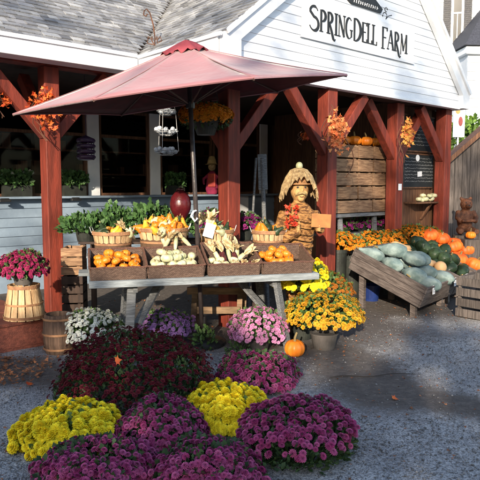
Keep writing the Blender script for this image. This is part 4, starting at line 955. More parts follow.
mum((.185, 6.0, 0), .29, .27, .24, P_PNK, 480, .0225, 'pale pink mum under the right end of the table', lo=-.2, pot=(.20, .12, .14, CLAY), leaves=700)
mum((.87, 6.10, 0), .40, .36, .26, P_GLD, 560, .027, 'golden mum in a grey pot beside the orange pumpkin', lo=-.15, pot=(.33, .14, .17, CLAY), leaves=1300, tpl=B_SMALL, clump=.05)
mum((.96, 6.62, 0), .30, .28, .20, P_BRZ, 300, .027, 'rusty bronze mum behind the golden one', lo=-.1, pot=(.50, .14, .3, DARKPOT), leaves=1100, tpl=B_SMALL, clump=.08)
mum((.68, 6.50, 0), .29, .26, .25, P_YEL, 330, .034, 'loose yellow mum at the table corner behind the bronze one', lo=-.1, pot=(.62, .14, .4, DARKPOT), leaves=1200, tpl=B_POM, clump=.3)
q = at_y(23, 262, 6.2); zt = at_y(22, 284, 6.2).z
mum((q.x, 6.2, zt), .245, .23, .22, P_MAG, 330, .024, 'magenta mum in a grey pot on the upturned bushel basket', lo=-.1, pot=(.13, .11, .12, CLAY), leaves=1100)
bushel((q.x, 6.2, .301), .150, .212, zt-.302, 'upturned bushel basket on the deck holding the magenta mum', None, upside=False, handles=False, fill=False, ns=16)
USED.discard('x')
q = at_z(203, 349, 0); leafy((q.x, q.y+.05, 0), .13, .12, .22, LEAF, 150, .05, 'small green weed growing on the soil by the umbrella foot', name='weed')
q = at_z(240, 352, 0); leafy((q.x, q.y, 0), .16, .1, .10, LEAF, 120, .035, 'low green weed left of the pink mum', name='weed')
# keg beside the white mum
kg = at_z(57, 357, 0); kg = Vector((kg.x-.02, kg.y+.16, 0)); t = thing('nail_keg', kg, 'small old wooden keg with thin hoops beside the white mum', 'keg')
mb = MB(Matrix.Translation(kg)); mb.lathe([(.135, .003), (.155, .12), (.16, .22), (.15, .34), (.14, .40), (.125, .40), (.13, .34), (.001, .33)], n=22); mb.build('staves', mat('keg_staves', (.16, .10, .07), (.08, .05, .035), rough=.8, stretch=(7, 7, .5), scale=6, bump=.6), t)
for z in (.05, .2, .35):
    mb = MB(Matrix.Translation(kg)); r = .145+.018*math.sin(z/.4*math.pi); mb.lathe([(r, z), (r+.006, z), (r+.006, z+.02), (r, z+.02)], n=28, cap=False); mb.build('hoop', HOOPW, t)
# fallen leaf on the dark red mum
p = at_y(115, 361, 4.12); V, F, r, _ = scatter(mV, mF, np.array([p]), frames(np.array([[.5, -.8, .5]])), np.array([[.052]]))
alone(linko('fallen_leaf', link_mesh('fallen_leaf', V, F, [FLEAF], rnd=r)), 'orange maple leaf resting on the dark red mum', 'leaf')
# pumpkin by the table leg
p = at_z(295.5, 359, 0); tpk = place(big_or[0], (p.x+.0, p.y+.09, .0), (0, 0, .5), (.80, .80, .88), 'single orange pumpkin with a tall stem on the ground by the table leg', 'pumpkin')
for ch in tpk.children:
    if ch.name.startswith('stem'): pass

# ------------------------------------------------------------------ behind the table
bn = thing('plant_bench', (-.95, 7.5, 0), 'dark slatted plant bench in the shade behind the table', 'bench')
mb = MB()
for k in range(4): mb.bb((-1.95, 7.2+k*.15, .98), (.25, 7.335+k*.15, 1.01))
mb.build('top', DARKW, bn)
for x in (-1.9, .18):
    for y in (7.24, 7.72): mb = MB(); mb.bb((x-.03, y-.03, 0), (x+.03, y+.03, .978)); mb.build('leg', DARKW, bn)
for px, py, y, r, h, lb in ((86, 232, 7.3, .29, .16, 'low green herb plant at the left end of the plant bench'), (116, 222, 7.45, .30, .26, 'taller bushy green plant behind the leftmost bushel basket'), (150, 218, 7.5, .32, .28, 'bushy green plant behind the largest bushel basket'), (178, 225, 7.45, .2, .18, 'small green plant beside the umbrella pole')):
    q = at_y(px, py, y); leafy((q.x, y, 1.012), r, .22, h, KALE, 520, .075, lb, pot=(.13, .14), group='green plants on the plant bench')
q = at_y(225, 215, 7.55)
mum((q.x-.12, 7.5, 1.012), .24, .22, .18, P_BMAG, 190, .026, 'violet mum on the bench behind the third bushel basket', lo=-.1, pot=(.2, .12, .18, DARKPOT), leaves=500, tpl=B_SMALL)
mum((q.x+.24, 7.5, 1.012), .22, .2, .16, P_BMAG, 170, .026, 'violet mum at the right end of the plant bench', lo=-.1, pot=(.17, .12, .15, DARKPOT), leaves=500, tpl=B_SMALL)
# red glazed jar
q = at_y(180, 197, 7.25); t = thing('glazed_jar', (q.x, 7.3, 1.012), 'round dark red glazed jar behind the umbrella pole', 'jar')
mb = MB(Matrix.Translation((q.x, 7.3, 1.012))); mb.lathe([(.09, 0), (.10, .14), (.07, .20), (.05, .26), (.09, .31), (.125, .39), (.13, .46), (.11, .54), (.06, .60), (.04, .62), (.001, .62)], n=28); mb.build('body', REDPOT, t, smooth=True)
mb = MB(Matrix.Translation((q.x, 7.3, 1.012))); mb.lathe([(.05, .621), (.05, .630), (.02, .645), (.001, .65)], n=20); mb.build('lid', REDPOT, t)
# stack of wooden crates by the left post
def crate(c, d, rz, label, mt=CRATEW, rows=3, group=None, name='wooden_crate', gap=.012):
    t = thing(name, c, label, 'crate', group, rz=rz); T = Matrix.Translation(Vector(c)) @ Matrix.Rotation(rz, 4, 'Z'); w2, d2, h = d[0]/2, d[1]/2, d[2]; th = .014; rh = (h-gap*(rows))/rows
    for nm_, sgn in (('side_slats', -1), ('side_slats', 1)):
        mb = MB(T)
        for k in range(rows): mb.bb((-w2, sgn*(d2-th/2)-th/2, gap/2+k*(rh+gap)), (w2, sgn*(d2-th/2)+th/2, gap/2+k*(rh+gap)+rh), bev=.002)
        mb.build(nm_, mt, t)
    for sgn in (-1, 1):
        mb = MB(T)
        for k in range(rows): mb.bb((sgn*(w2-.016)-.010, -d2+th+.001, gap/2+k*(rh+gap)+.001), (sgn*(w2-.016)+.010, d2-th-.001, gap/2+k*(rh+gap)+rh-.001))
        mb.build('end_slats', mt, t)
    mb = MB(T); mb.bb((-w2+.03, -d2+th+.002, .006), (w2-.03, d2-th-.002, .018)); mb.build('base_boards', mt, t)
    for sx in (-1, 1):
        for sy in (-1, 1): mb = MB(T); mb.bb((sx*(w2-.047)-.018, sy*(d2-.030)-.0145, .019), (sx*(w2-.047)+.018, sy*(d2-.030)+.0145, h)); mb.build('corner_post', mt, t)
    return t
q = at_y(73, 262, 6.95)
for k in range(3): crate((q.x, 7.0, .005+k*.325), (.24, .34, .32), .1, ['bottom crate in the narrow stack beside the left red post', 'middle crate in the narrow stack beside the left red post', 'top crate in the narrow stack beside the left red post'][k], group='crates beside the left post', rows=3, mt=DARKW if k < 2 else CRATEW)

# ------------------------------------------------------------------ apple crates on their bench
bl, br_ = at_n(330, 213, 5.6), at_n(388, 213, 5.6); zb = (bl.z+br_.z)/2+.0
cb = thing('crate_bench', W((bl.x+br_.x)/2, 5.8, 0), 'grey plank bench under the stacked apple crates', 'bench', rz=math.pi/2-TH)
mb = MB(BF); mb.bb((bl.x, 5.55, zb-.05), (br_.x, 6.1, zb), bev=.004); mb.build('top', GREYW, cb)
for u in (bl.x+.25, br_.x-.35):
    mb = MB(BF); mb.beam((u, 5.62, zb-.05), (u+.05, 5.59, 0), .08, .04); mb.beam((u, 6.02, zb-.05), (u+.05, 6.05, 0), .08, .04); mb.build('leg', GREYW, cb)
mb = MB(BF); mb.bb((bl.x+.1, 5.66, .93), (br_.x-.1, 6.0, .96)); mb.build('lower_shelf', GREYW, cb)
cl, cr = at_n(335.5, 180, 5.6), at_n(387, 180, 5.6); ch_ = (at_n(360, 145, 5.6).z-zb)/5; cw = (cr.x-cl.x)/2
nm5 = ['bottom', 'second', 'third', 'fourth', 'top']
for k in range(5):
    for j, (f0, f1) in enumerate(((0, .42), (.42, .71), (.71, 1))):
        crate(W(cl.x+2*cw*(f0+f1)/2, 5.8+random.uniform(-.012, .012), zb+.002+k*(ch_)), (2*cw*(f1-f0)-.014, .40, ch_-.004), math.pi/2-TH, f'old apple crate, {nm5[k]} row, {["left", "middle", "right"][j]} column of the stack on the bench', rows=1, group='stacked apple crates', name='apple_crate', gap=.020)
for i, px in enumerate((344.5, 356, 366, 376)):
    q = at_n(px, 140, 5.74); place(big_or[i % 2], W(q.x, 5.74+.03*(i % 2), zb+5*ch_+.003), (0, 0, i*1.7), (.88, .88, .78) if i else (.75, .75, .7), f'{["leftmost", "second", "third", "rightmost"][i]} orange pumpkin on top of the apple crates', 'pumpkin', 'pumpkins on the apple crates')
for i, px in enumerate((345, 362, 378)):
    q = at_n(px, 227, 5.82); mum(W(q.x, 5.82, .962), .2, .18, .13, P_BMAG, 80, .026, f'{["left", "middle", "right"][i]} violet plant on the lower shelf of the crate bench', lo=0, leaves=260, tpl=B_SMALL, pot=(.07, .1, .07, DARKPOT), name='violet_plant')
for i, (px, py) in enumerate(((347, 140),)): pass

# ------------------------------------------------------------------ chalkboards, shelf of gourds, tag
PN = 5.56
def board(px0, px1, py0, py1, label, lines, discs=()):
    a, b = at_n(px0, py0, PN-.03), at_n(px1, py1, PN-.03); a2 = at_n(px1, py0, PN-.03); z1 = (a.z+a2.z)/2; z0 = (b.z+at_n(px0, py1, PN-.03).z)/2
    t = thing('chalkboard', W((a.x+b.x)/2, PN-.03, z0), label, 'chalkboard', 'menu chalkboards on the wood panel', rz=math.pi/2-TH)
    mb = MB(BF); mb.bb((a.x, PN-.028, z0), (b.x, PN-.003, z1)); mb.build('slate', CHALKB, t)
    mb = MB(BF); f = .022
    mb.bb((a.x-f, PN-.035, z0-f), (a.x, PN-.002, z1+f)); mb.bb((b.x, PN-.035, z0-f), (b.x+f, PN-.002, z1+f)); mb.bb((a.x, PN-.035, z1), (b.x, PN-.002, z1+f)); mb.bb((a.x, PN-.035, z0-f), (b.x, PN-.002, z0)); mb.build('frame', BROWNW, t)
    for k in range(lines):
        mb = MB(BF); z = z1-.06-(z1-z0-.1)*k/lines; x = a.x+.05; xe = b.x-.06-random.random()*.12; pts = []
        while x < xe: pts.append((x, z+random.uniform(-.010, .012))); x += random.uniform(.006, .016)
        ribbon(mb, pts, .0035, PN-.0305, .002); mb.build('chalk_line', CHALK, t)
    return a.x, b.x, z0, z1
board(404.5, 436, 117, 151, 'upper black chalkboard menu between the right red posts', 8)
bx0, bx1, bz0, bz1 = board(403.5, 436, 155, 187, 'lower black chalkboard with a round card and a square card', 8)
q = at_n(418, 158, PN-.04); mb = MB(BF @ Matrix.Translation((q.x, PN-.034, q.z)) @ Matrix.Rotation(math.pi/2, 4, 'X')); mb.lathe([(.055, -.003), (.055, .003)], n=20); alone(mb.build('round_card', PAPER), 'round white card on the lower chalkboard', 'card')
q = at_n(420, 174, PN-.04); mb = MB(BF); mb.box((q.x, PN-.034, q.z), (.13, .004, .085), rot=(0, -.08, 0)); alone(mb.build('paper_note', PAPER), 'square white note on the lower chalkboard', 'note')
sh = at_n(403, 202, PN); sh2 = at_n(437, 202, PN); zs = sh.z
t = thing('wall_shelf', W((sh.x+sh2.x)/2, PN-.15, zs), 'small wooden wall shelf holding pale gourds below the chalkboards', 'shelf', rz=math.pi/2-TH)
mb = MB(BF); mb.bb((sh.x+.02, PN-.26, zs-.025), (sh2.x-.06, PN-.001, zs)); mb.build('shelf_board', BROWNW, t)
mb = MB(BF); um_ = (sh.x+sh2.x)/2; mb.beam((um_, PN-.2, zs-.026), (um_, PN-.015, zs-.3), .05, .03); mb.build('bracket', BROWNW, t)
pile(mini_wh, BF, (sh.x+.12, sh2.x-.16), (PN-.20, PN-.07), zs+.002, 9, .05, 'small pale gourd on the wall shelf under the chalkboards', 'gourd', 'pale gourds on the wall shelf', 2, .3)
q = at_n(400, 187, 5.29); mb = MB(BF); mb.box((q.x, 5.29, q.z), (.085, .006, .10)); alone(mb.build('small_notice', PAPER), 'small white notice tacked to the fourth red post', 'notice')

# ------------------------------------------------------------------ slanted produce bins
PC = Vector((2.33, 7.40, 0)); ba = Vector((.62, .785, 0)).normalized(); bb_ = Vector((-ba.y, ba.x, 0))
slope = math.atan2(.42, 1.0)
BT = Matrix.Translation((PC.x, PC.y, .42)) @ Matrix((ba, bb_, Vector((0, 0, 1)))).transposed().to_4x4() @ Matrix.Rotation(slope, 4, 'X')
BLEN = 1.07
def prod_bin(x0, x1, label):
    t = thing('produce_bin', BT @ Vector(((x0+x1)/2, BLEN/2, -.2)), label, 'bin', 'slanted produce bins', rot=BT.to_euler())
    mb = MB(BT)
    for k in range(3): mb.bb((x0, -.022, -.288+k*.098), (x1, 0, -.196+k*.098), bev=.003)
    mb.build('front_boards', BINW, t)
    for xx in (x0, x1-.022):
        mb = MB(BT)
        for k in range(3): mb.bb((xx, .001, -.288+k*.098), (xx+.022, BLEN, -.196+k*.098), bev=.003)
        mb.build('side_boards', BINW, t)
    mb = MB(BT); mb.bb((x0, BLEN+.001, -.19), (x1, BLEN+.023, 0), bev=.003); mb.build('back_board', BINW, t)
    mb = MB(BT)
    for k in range(8): mb.bb((x0+.023, .005+k*BLEN/8, -.165), (x1-.023, (k+1)*BLEN/8-.006, -.15))
    mb.build('floor_slats', BINW, t)
    w_ = BT @ Vector((0, BLEN-.1, -.19)); 
    for xx in (x0+.10, x1-.14):
        for yy in (.16, BLEN-.12):
            p = BT @ Vector((xx+.02, yy, -.165)); mb = MB(Matrix.Translation((p.x, p.y, 0)) @ Matrix.Rotation(math.atan2(ba.y, ba.x), 4, 'Z')); mb.bb((-.035, -.035, 0), (.035, .035, p.z-.02)); mb.build('leg', BINW, t)
    return t
prod_bin(0, 1.18, 'nearest slanted bin, full of blue hubbard and butternut squash')
prod_bin(1.21, 1.93, 'middle slanted bin, full of dark green squash')
prod_bin(1.96, 2.72, 'far right slanted bin, full of red orange pumpkins')
_l = []
for i, (x, y, rz, dz) in enumerate([(.17, .92, .3, 0), (.20, .62, .9, 0), (.52, .92, -.4, 0), (.24, .30, -.3, 0), (.56, .62, 1.2, 0), (.60, .30, .4, 0), (.82, .14, .9, -.02), (.36, .74, .5, .13), (.42, .46, 2.0, .13), (.62, .46, 2.4, .13), (.25, .12, 1.4, -.02)]):
    _l.append(place(hub_s[i % 2], BT @ Vector((x, y, .0+dz)), (random.uniform(-.2, .2), -slope*.5+random.uniform(-.15, .15), 2.85+.5*math.sin(rz*5)), .86+.04*(i % 4), 'blue grey hubbard squash in the nearest slanted bin', 'squash', 'hubbard squash in the nearest bin'))
number(_l); _l = []
for i, (x, y, rz) in enumerate([(.88, .66, .3), (1.02, .50, .9), (1.0, .86, .1), (1.04, .25, 1.4), (.93, .38, .6), (.84, .92, 2)]):
    _l.append(place(butt, BT @ Vector((x, y, .03)), (.2, slope*.3, rz), 1.0, 'tan butternut squash at the right of the nearest bin', 'squash', 'butternut squash in the nearest bin'))
number(_l); _l = []
pile(acorn_s, BT, (1.33, 1.84), (.08, 1.0), -.04, 26, .09, 'dark green squash in the middle slanted bin', 'squash', 'green squash in the middle bin', 2, .5)
pile(red_p, BT, (2.08, 2.60), (.10, .98), -.10, 20, .12, 'red orange pumpkin in the far right slanted bin', 'pumpkin', 'red pumpkins in the right bin', 2, .4, (.8, 1.0))
for i, (x, lb) in enumerate([(.22, 'white price tag at the near corner of the squash bin'), (1.02, 'white price tag at the right end of the squash bin'), (1.5, 'white price tag on the middle bin')]):
    T = BT @ Matrix.Translation((x, -.03, -.05)) @ Matrix.Rotation(-slope, 4, 'X'); tt = thing('price_tag', T.translation, lb, 'price tag', 'price tags on the bins', rot=T.to_euler())
    mb = MB(T); mb.box((0, 0, 0), (.075, .005, .115)); mb.build('card', PAPER, tt)
    mb = MB(T)
    ribbon(mb, [(-.018, .03), (.012, .03), (.014, .005), (-.012, .0), (-.014, -.03), (.018, -.03)], .007, -.0045, .002); mb.build('figure', CARDB, tt)
# clutter under the bins: blue tub
p = at_z(376, 279, 0); t = thing('plastic_tub', (1.93, 8.75, 0), 'blue plastic tub in the shade under the slanted bins', 'tub')
mb = MB(Matrix.Translation((1.93, 8.75, 0))); mb.lathe([(.11, 0), (.14, .22), (.15, .22), (.15, .235), (.135, .235), (.11, .02), (.001, .02)], n=22); mb.build('tub_wall', BLUEP, t)
# orange mums behind the bins
for i, (px, py, y, rx, h, lb) in enumerate([(352, 243, 8.75, .24, .17, 'orange mum at the left end of the row behind the bins'), (372, 240, 9.15, .26, .2, 'orange mum behind the hubbard squash'), (392, 238, 9.35, .25, .2, 'gold orange mum behind the bin left of the fourth post')]):
    q = at_y(px, py, y); mum((q.x, y, 0), rx, rx*.9, h, P_ORG, 230, .028, lb, lo=-.2, leaves=500, tpl=B_SMALL, pot=(q.z-h*.35, .15, q.z-h*.35-.12, DARKPOT))
for i, (px, py, y) in enumerate([(338, 238, 8.6), (412, 231, 9.75), (428, 233, 9.9)]):
    q = at_y(px, py, y); mum((q.x, y, 0), .24, .2, .14, P_ORG, 200, .028, ['small orange mum beside the third red post', 'orange mum behind the green squash', 'orange mum before the last red post'][i], lo=-.2, leaves=400, tpl=B_SMALL, pot=(q.z-.05, .13, q.z-.16, DARKPOT))
# grey crate cut by the right edge
q = at_z(466, 322, 0); crate((q.x+.30, q.y+.28, .004), (.52, .42, .53), R(38), 'grey slatted crate at the right edge of the yard', GREYV, rows=4, gap=.03)
# small pumpkin in front of bear, shed etc.

# ------------------------------------------------------------------ scarecrow by the third post
def person_mesh(mb, name, mt, parent, vox=.018):
    o = mb.build(name, mt, parent, smooth=True); m = o.modifiers.new('r', 'REMESH'); m.mode = 'VOXEL'; m.voxel_size = vox; m.use_smooth_shade = True
    s = o.modifiers.new('s', 'SMOOTH'); s.iterations = 3; s.factor = .5; return o
X0, Y0 = .665, 6.78
SC = Matrix.Translation((X0, Y0, 0)) @ Matrix.Rotation(R(8), 4, 'Z') @ Matrix.Diagonal((.90, .95, 1, 1))
sc_ = thing('scarecrow', (X0, Y0, 0), 'life size carved scarecrow with a shaggy burlap hat holding a blank brown board', 'scarecrow', rz=R(8))
mb = MB(SC); mb.lathe([(.13, .0), (.15, .3), (.17, .6), (.165, .85), (.18, 1.05), (.21, 1.25), (.20, 1.38), (.13, 1.47), (.07, 1.50), (.07, 1.56)], n=22, sx=1.0, sy=.72)
mb.tube([(-.18, 0, 1.38), (-.25, -.06, 1.22), (-.20, -.17, 1.10), (-.03, -.19, 1.20)], [.08, .075, .065, .05], 12)
mb.tube([(.18, 0, 1.38), (.26, -.04, 1.24), (.24, -.14, 1.20), (.18, -.2, 1.24)], [.08, .07, .06, .05], 12)
person_mesh(mb, 'body', STRAWB, sc_)
for k in range(0, 9, 2):      # coils of cane round the arms and chest
    z = 1.02+k*.035; mb = MB(SC); mb.tube([(.19*math.cos(a)*1.02-.03, -.13*abs(math.sin(a))-.06, z+.02*math.sin(a*2)) for a in np.linspace(math.pi, 2*math.pi, 9)], .010, 6); mb.build('cane_coil', STRAWB, sc_)
mb = MB(SC); mb.ell((0, -.02, 1.64), (.115, .115, .14), 18, 12); mb.ell((0, -.135, 1.635), (.022, .03, .03)); mb.ell((-.05, -.105, 1.60), (.035, .03, .03)); mb.ell((.05, -.105, 1.60), (.035, .03, .03)); mb.ell((0, -.10, 1.545), (.045, .04, .04)); mb.tube([(0, 0, 1.48), (0, 0, 1.58)], .07, 12)
hd = person_mesh(mb, 'head', FACEW, sc_, .011)
mb = MB(SC); mb.tube([(-.075, -.105, 1.575), (-.035, -.142, 1.60), (0, -.15, 1.607), (.035, -.142, 1.60), (.075, -.105, 1.575)], [.006, .018, .014, .018, .006], 8); mb.build('moustache', STEM, hd)
for s in (-1, 1):
    mb = MB(SC); mb.ell((s*.045, -.118, 1.665), (.016, .010, .012)); mb.build('eye', BLACK, hd)
    mb = MB(SC); mb.tube([(s*.02, -.128, 1.69), (s*.045, -.128, 1.70), (s*.075, -.108, 1.69)], .008, 6); mb.build('eyebrow', STEM, hd)
mb = MB(SC); mb.tube([(-.025, -.131, 1.562), (0, -.136, 1.557), (.025, -.131, 1.562)], .006, 6); mb.build('mouth', BEARW, hd)
mb = MB(SC); mb.lathe([(.135, 1.70), (.125, 1.73), (.12, 1.80), (.09, 1.845), (.001, 1.855)], n=20, sy=1.0); mb.lathe([(.15, 1.692), (.19, 1.70), (.15, 1.712)], n=20, cap=False); ht = mb.build('hat', TAN, sc_, smooth=True)
mb = MB(SC); V_ = []; F_ = []; n = 72
for i, (r, z, dp) in enumerate(((.05, 1.875, 0), (.11, 1.865, .02), (.17, 1.835, .06), (.225, 1.80, .14), (.265, 1.77, .24))):
    for k in range(n):
        a = 2*math.pi*k/(n-1); side = abs(math.cos(a))**1.5; rr = r*(1+.05*math.sin(k*2.3)*i/4+random.uniform(-.03, .03)*i/4)
        V_.append((rr*math.cos(a)*(1-.12*side*i/4), rr*math.sin(a)*.86+.02, z-dp*side*(1+.12*math.sin(k*1.9))+random.uniform(-.008, .008)*i))
for i in range(4):
    for k in range(n-1): F_.append((i*n+k, i*n+k+1, (i+1)*n+k+1, (i+1)*n+k))
mb.add(V_, F_); vb = mb.build('burlap_veil', BURLAP, sc_); s_ = vb.modifiers.new('s', 'SOLIDIFY'); s_.thickness = .008
mb = MB(SC); mb.ell((0, .0, 1.905), (.045, .045, .045)); mb.build('hat_pompom', PALEG, sc_, smooth=True)
V, F, r, _ = scatter(mV, mF, np.array([SC @ Vector((-.13+random.uniform(-.08, .07), -.2+random.uniform(-.02, .03), 1.36+random.uniform(-.13, .12))) for _ in range(44)]), frames(rng.normal(size=(44, 3))*.8+np.array([0, -1, .2])), np.full((44, 1), .042))
linko('leaf_scarf', link_mesh('leaf_scarf', to_local(V, sc_), F, [REDRIB], rnd=r), sc_)
mb = MB(SC); mb.box((.22, -.235, 1.30), (.24, .014, .15), rot=(0, .05, -.1), bev=.002); mb.build('board', SIGNB, sc_)
mb = MB(SC)
for s, x0 in ((-1, -.03), (1, .17)):
    for k in range(4): mb.tube([(x0, -.19, 1.215-k*.016+.02), (x0+s*.03, -.235, 1.225-k*.018+.02), (x0+s*.055, -.225-.0, 1.215-k*.018+.02)], [.011, .010, .007], 7)
    mb.tube([(x0, -.18, 1.24), (x0+s*.01, -.20, 1.275), (x0+s*.025, -.215, 1.29)], [.011, .010, .007], 7)
mb.build('hands', FACEW, sc_, smooth=True)

# ------------------------------------------------------------------ carved bear with a pumpkin, on a stump before the shed
q = at_y(466, 235, 9.75); bz = q.z
t = thing('tree_stump', (q.x, 9.8, 0), 'grey stump carrying the carved bear', 'stump'); mb = MB(Matrix.Translation((q.x, 9.8, 0))); mb.lathe([(.24, 0), (.20, .2), (.19, bz-.002), (.001, bz-.002)], n=18); mb.build('trunk', GREYV, t)
KB = Matrix.Translation((q.x, 9.8, bz)); bear = thing('carved_bear', (q.x, 9.8, bz), 'small carved brown wooden bear sitting on a stump by the grey board fence', 'carving')
mb = MB(KB); mb.ell((0, .02, .24), (.13, .11, .20)); mb.ell((0, -.02, .50), (.10, .095, .10)); mb.ell((0, -.11, .475), (.045, .05, .04)); mb.ell((-.075, 0, .59), (.032, .02, .035)); mb.ell((.075, 0, .59), (.032, .02, .035))
for s in (-1, 1): mb.tube([(s*.11, 0, .38), (s*.15, -.06, .28), (s*.11, -.13, .22)], [.05, .045, .04], 10); mb.tube([(s*.08, .0, .08), (s*.12, -.12, .06), (s*.13, -.18, .07)], [.07, .055, .045], 10)
person_mesh(mb, 'body', BEARW, bear, .013)
for s in (-1, 1): mb = MB(KB); mb.ell((s*.035, -.105, .525), (.01, .008, .01)); mb.build('eye', BLACK, bear)
mb = MB(KB); mb.ell((0, -.158, .485), (.016, .012, .012)); mb.build('nose', BLACK, bear)
mb = MB(KB); mb.box((0, -.15, .24), (.22, .05, .045), bev=.01); mb.build('tray', BEARW, bear)
place(big_or[1], (q.x-.02, 9.5, bz-.04), (0, 0, 1), .62, 'orange pumpkin on a block before the carved bear', 'pumpkin')
mb = MB(); mb.bb((q.x-.16, 9.36, 0), (q.x+.12, 9.59, bz-.045), bev=.006); alone(mb.build('wood_block', GREYV), 'grey wood block under the pumpkin before the bear', 'block')

# ------------------------------------------------------------------ leaf garlands on the posts
def garland(px, py, n_plane, wpx, hpx, n, ls, label, mt=FLEAF, vines=3):
    q = at_n(px, py, n_plane); c = BF @ q; D = c.y; sx = wpx/2/FPX*D; sz = hpx/2/FPX*D
    t = thing('leaf_garland', c-Vector((0, 0, sz)), label, 'garland', 'autumn leaf garlands on the posts')
    n = int(n*2.7); ls = ls*.72
    P_ = np.stack([rng.normal(size=n)*sx*.36, -.12-.08*rng.random(n), rng.normal(size=n)*sz*.38], -1) @ np.array(Matrix.Rotation(.5, 3, 'Z')).T*1.0+np.array(c)
    V, F, r, _ = scatter(mV, mF, P_, frames(rng.normal(size=(n, 3))*.7+np.array([.1, -1, .3])), (ls*(.7+.6*rng.random(n)))[:, None]); linko('leaves', link_mesh('leaves', to_local(V, t), F, [mt], rnd=r), t)
    mb = MB()
    for k in range(vines):
        a = Vector(c)+Vector((random.uniform(-.3, .3)*sx, -.13, sz*random.uniform(.2, 1.2))); pts = [a+Vector((math.sin(i*.8+k)*sx*.4, 0, -i*sz*.25)) for i in range(9)]; mb.tube(pts, .005, 5)
    mb.build('vine', RUST, t); return t
garland(45, 109, 6.98, 34, 46, 75, .068, 'orange maple leaf garland on the leftmost red post')
garland(329, 132, 5.02, 26, 46, 95, .07, 'pale orange leaf garland with curling wire on the third red post', mat('pale_autumn_leaf', (.80, .38, .14), (.66, .13, .04), rough=.6, scale=9, bump=0, rnd=.3))
garland(400, 134, 5.22, 14, 34, 60, .065, 'yellow and red leaf garland on the fourth red post', mat('yellow_autumn_leaf', (.68, .42, .08), (.5, .09, .03), rough=.6, scale=9, bump=0, rnd=.3))
garland(300, 137, 5.6, 12, 10, 9, .06, 'small sprig of dry leaves hanging left of the third post')
garland(4, 100, 7.3, 16, 24, 16, .06, 'dim leaf sprig at the left picture edge under the eave')
# curling wire plant hooks
def hook(pts, r, name, label, mt=RUST, cat='wire hook'):
    mb = MB(); mb.tube(pts, r, 6); return alone(mb.build(name, mt), label, cat)
c = BF @ at_n(345, 130, 5.0); hook([c+Vector((.02+.10*math.sin(i*.55), 0, -.62+i*.085+(0 if i < 9 else -.02*i))) for i in range(11)], .006, 'curled_wire', 'curling rusty wire looping down the apple crates')
c = BF @ at_n(155, 47, 6.55); q = [c+Vector(v) for v in ((0, -.03, 0), (.0, 0, .12), (-.02, 0, .28), (-.06, 0, .42), (-.10, 0, .47), (-.13, 0, .45), (-.14, 0, .40), (-.11, 0, .38), (-.09, 0, .41))]
t = thing('iron_bracket', c, 'rusty curled iron hook standing up from the roof valley', 'hook'); mb = MB(); mb.tube(q, .009, 6); mb.build('hook', RUST, t)
mb = MB()
for k in range(4): a = k*1.57+.4; mb.tube([c+Vector((math.cos(a)*.02, -.04, .02)), c+Vector((math.cos(a)*.10, -.05, .05+.04*math.sin(a))), c+Vector((math.cos(a)*.08, -.05, .12)), c+Vector((math.cos(a)*.04, -.05, .08))], .007, 6)
mb.build('scrollwork', RUST, t)

# ------------------------------------------------------------------ hanging things under the porch
q = at_y(205, 111, 6.75); q0 = Vector(q)
hb = thing('hanging_basket', (q0.x, 6.9, 2.2), 'hanging basket of orange mums under the umbrella', 'hanging basket')
n = 560; d = dome_pts(n, -.6); pos = d*np.array([.30, .26, .13])*lump(d, 2, .12)[:, None]+np.array([q0.x, 6.9, q0.z-.03])
V, F, rr, tp = scatter(B_SMALL[0], B_SMALL[1], pos, frames(d+np.array([0, 0, .4])), np.full((n, 1), .03), tip=B_SMALL[2]); linko('blossoms', link_mesh('blossoms', to_local(V, hb), F, [P_ORG], rnd=rr, tip=tp), hb)
n = 260; d = dome_pts(n, -.8); pos = d*np.array([.27, .23, .14])+np.array([q0.x, 6.9, q0.z-.05]); V, F, rr, _ = scatter(leafV[:, [0, 2, 1]], leafF, pos, frames(d+rng.normal(size=(n, 3))*.4), np.full((n, 1), .05)); linko('foliage', link_mesh('foliage', to_local(V, hb), F, [LEAFD], rnd=rr), hb)
mb = MB(Matrix.Translation((q0.x, 6.9, q0.z-.33))); mb.lathe([(.10, .08), (.16, .24), (.17, .24), (.17, .26), (.15, .26), (.001, .2)], n=24); mb.build('pot', DARKPOT, hb)
for k in range(3):
    a = k*2.1; mb = MB(); mb.tube([(q0.x+.2*math.cos(a), 6.9+.2*math.sin(a), q0.z-.08), (q0.x, 6.9, 3.19)], .004, 5); mb.build('wire', IRON, hb)
q = at_y(166, 105, 8.3); x0 = q.x
tb3 = thing('tiered_hanging_basket', (x0, 8.3, 2.1), 'three tier wire hanging basket filled with white bulbs', 'hanging basket')
for i, (py, r) in enumerate(((111, .13), (131, .165), (151, .17))):
    z = at_y(166, py, 8.3).z; mb = MB(Matrix.Translation((x0, 8.3, z)))
    for rr in (1.0, .8, .5): mb.tube([(r*rr*math.cos(a), r*rr*math.sin(a), -.07*(1-rr)*1.6) for a in np.linspace(0, 2*math.pi, 21)], .004, 5)
    for k in range(10): a = k*.628; mb.tube([(r*math.cos(a), r*math.sin(a), 0), (r*.5*math.cos(a), r*.5*math.sin(a), -.056)], .003, 4)
    bs = mb.build('wire_tier', WIRE, tb3)
    mb = MB(Matrix.Translation((x0, 8.3, z)))
    for k in range(24):
        a = random.random()*6.28; rr = r*.85*math.sqrt(random.random()); mb.ell((rr*math.cos(a), rr*math.sin(a), random.uniform(-.02, .035)), (.032, .032, .030), 8, 6)
    mb.build('white_bulbs', mat('garlic_skin', (.55, .6, .66), (.35, .4, .47), rough=.6) if i == 0 else bpy.data.materials['garlic_skin'], bs, smooth=True)
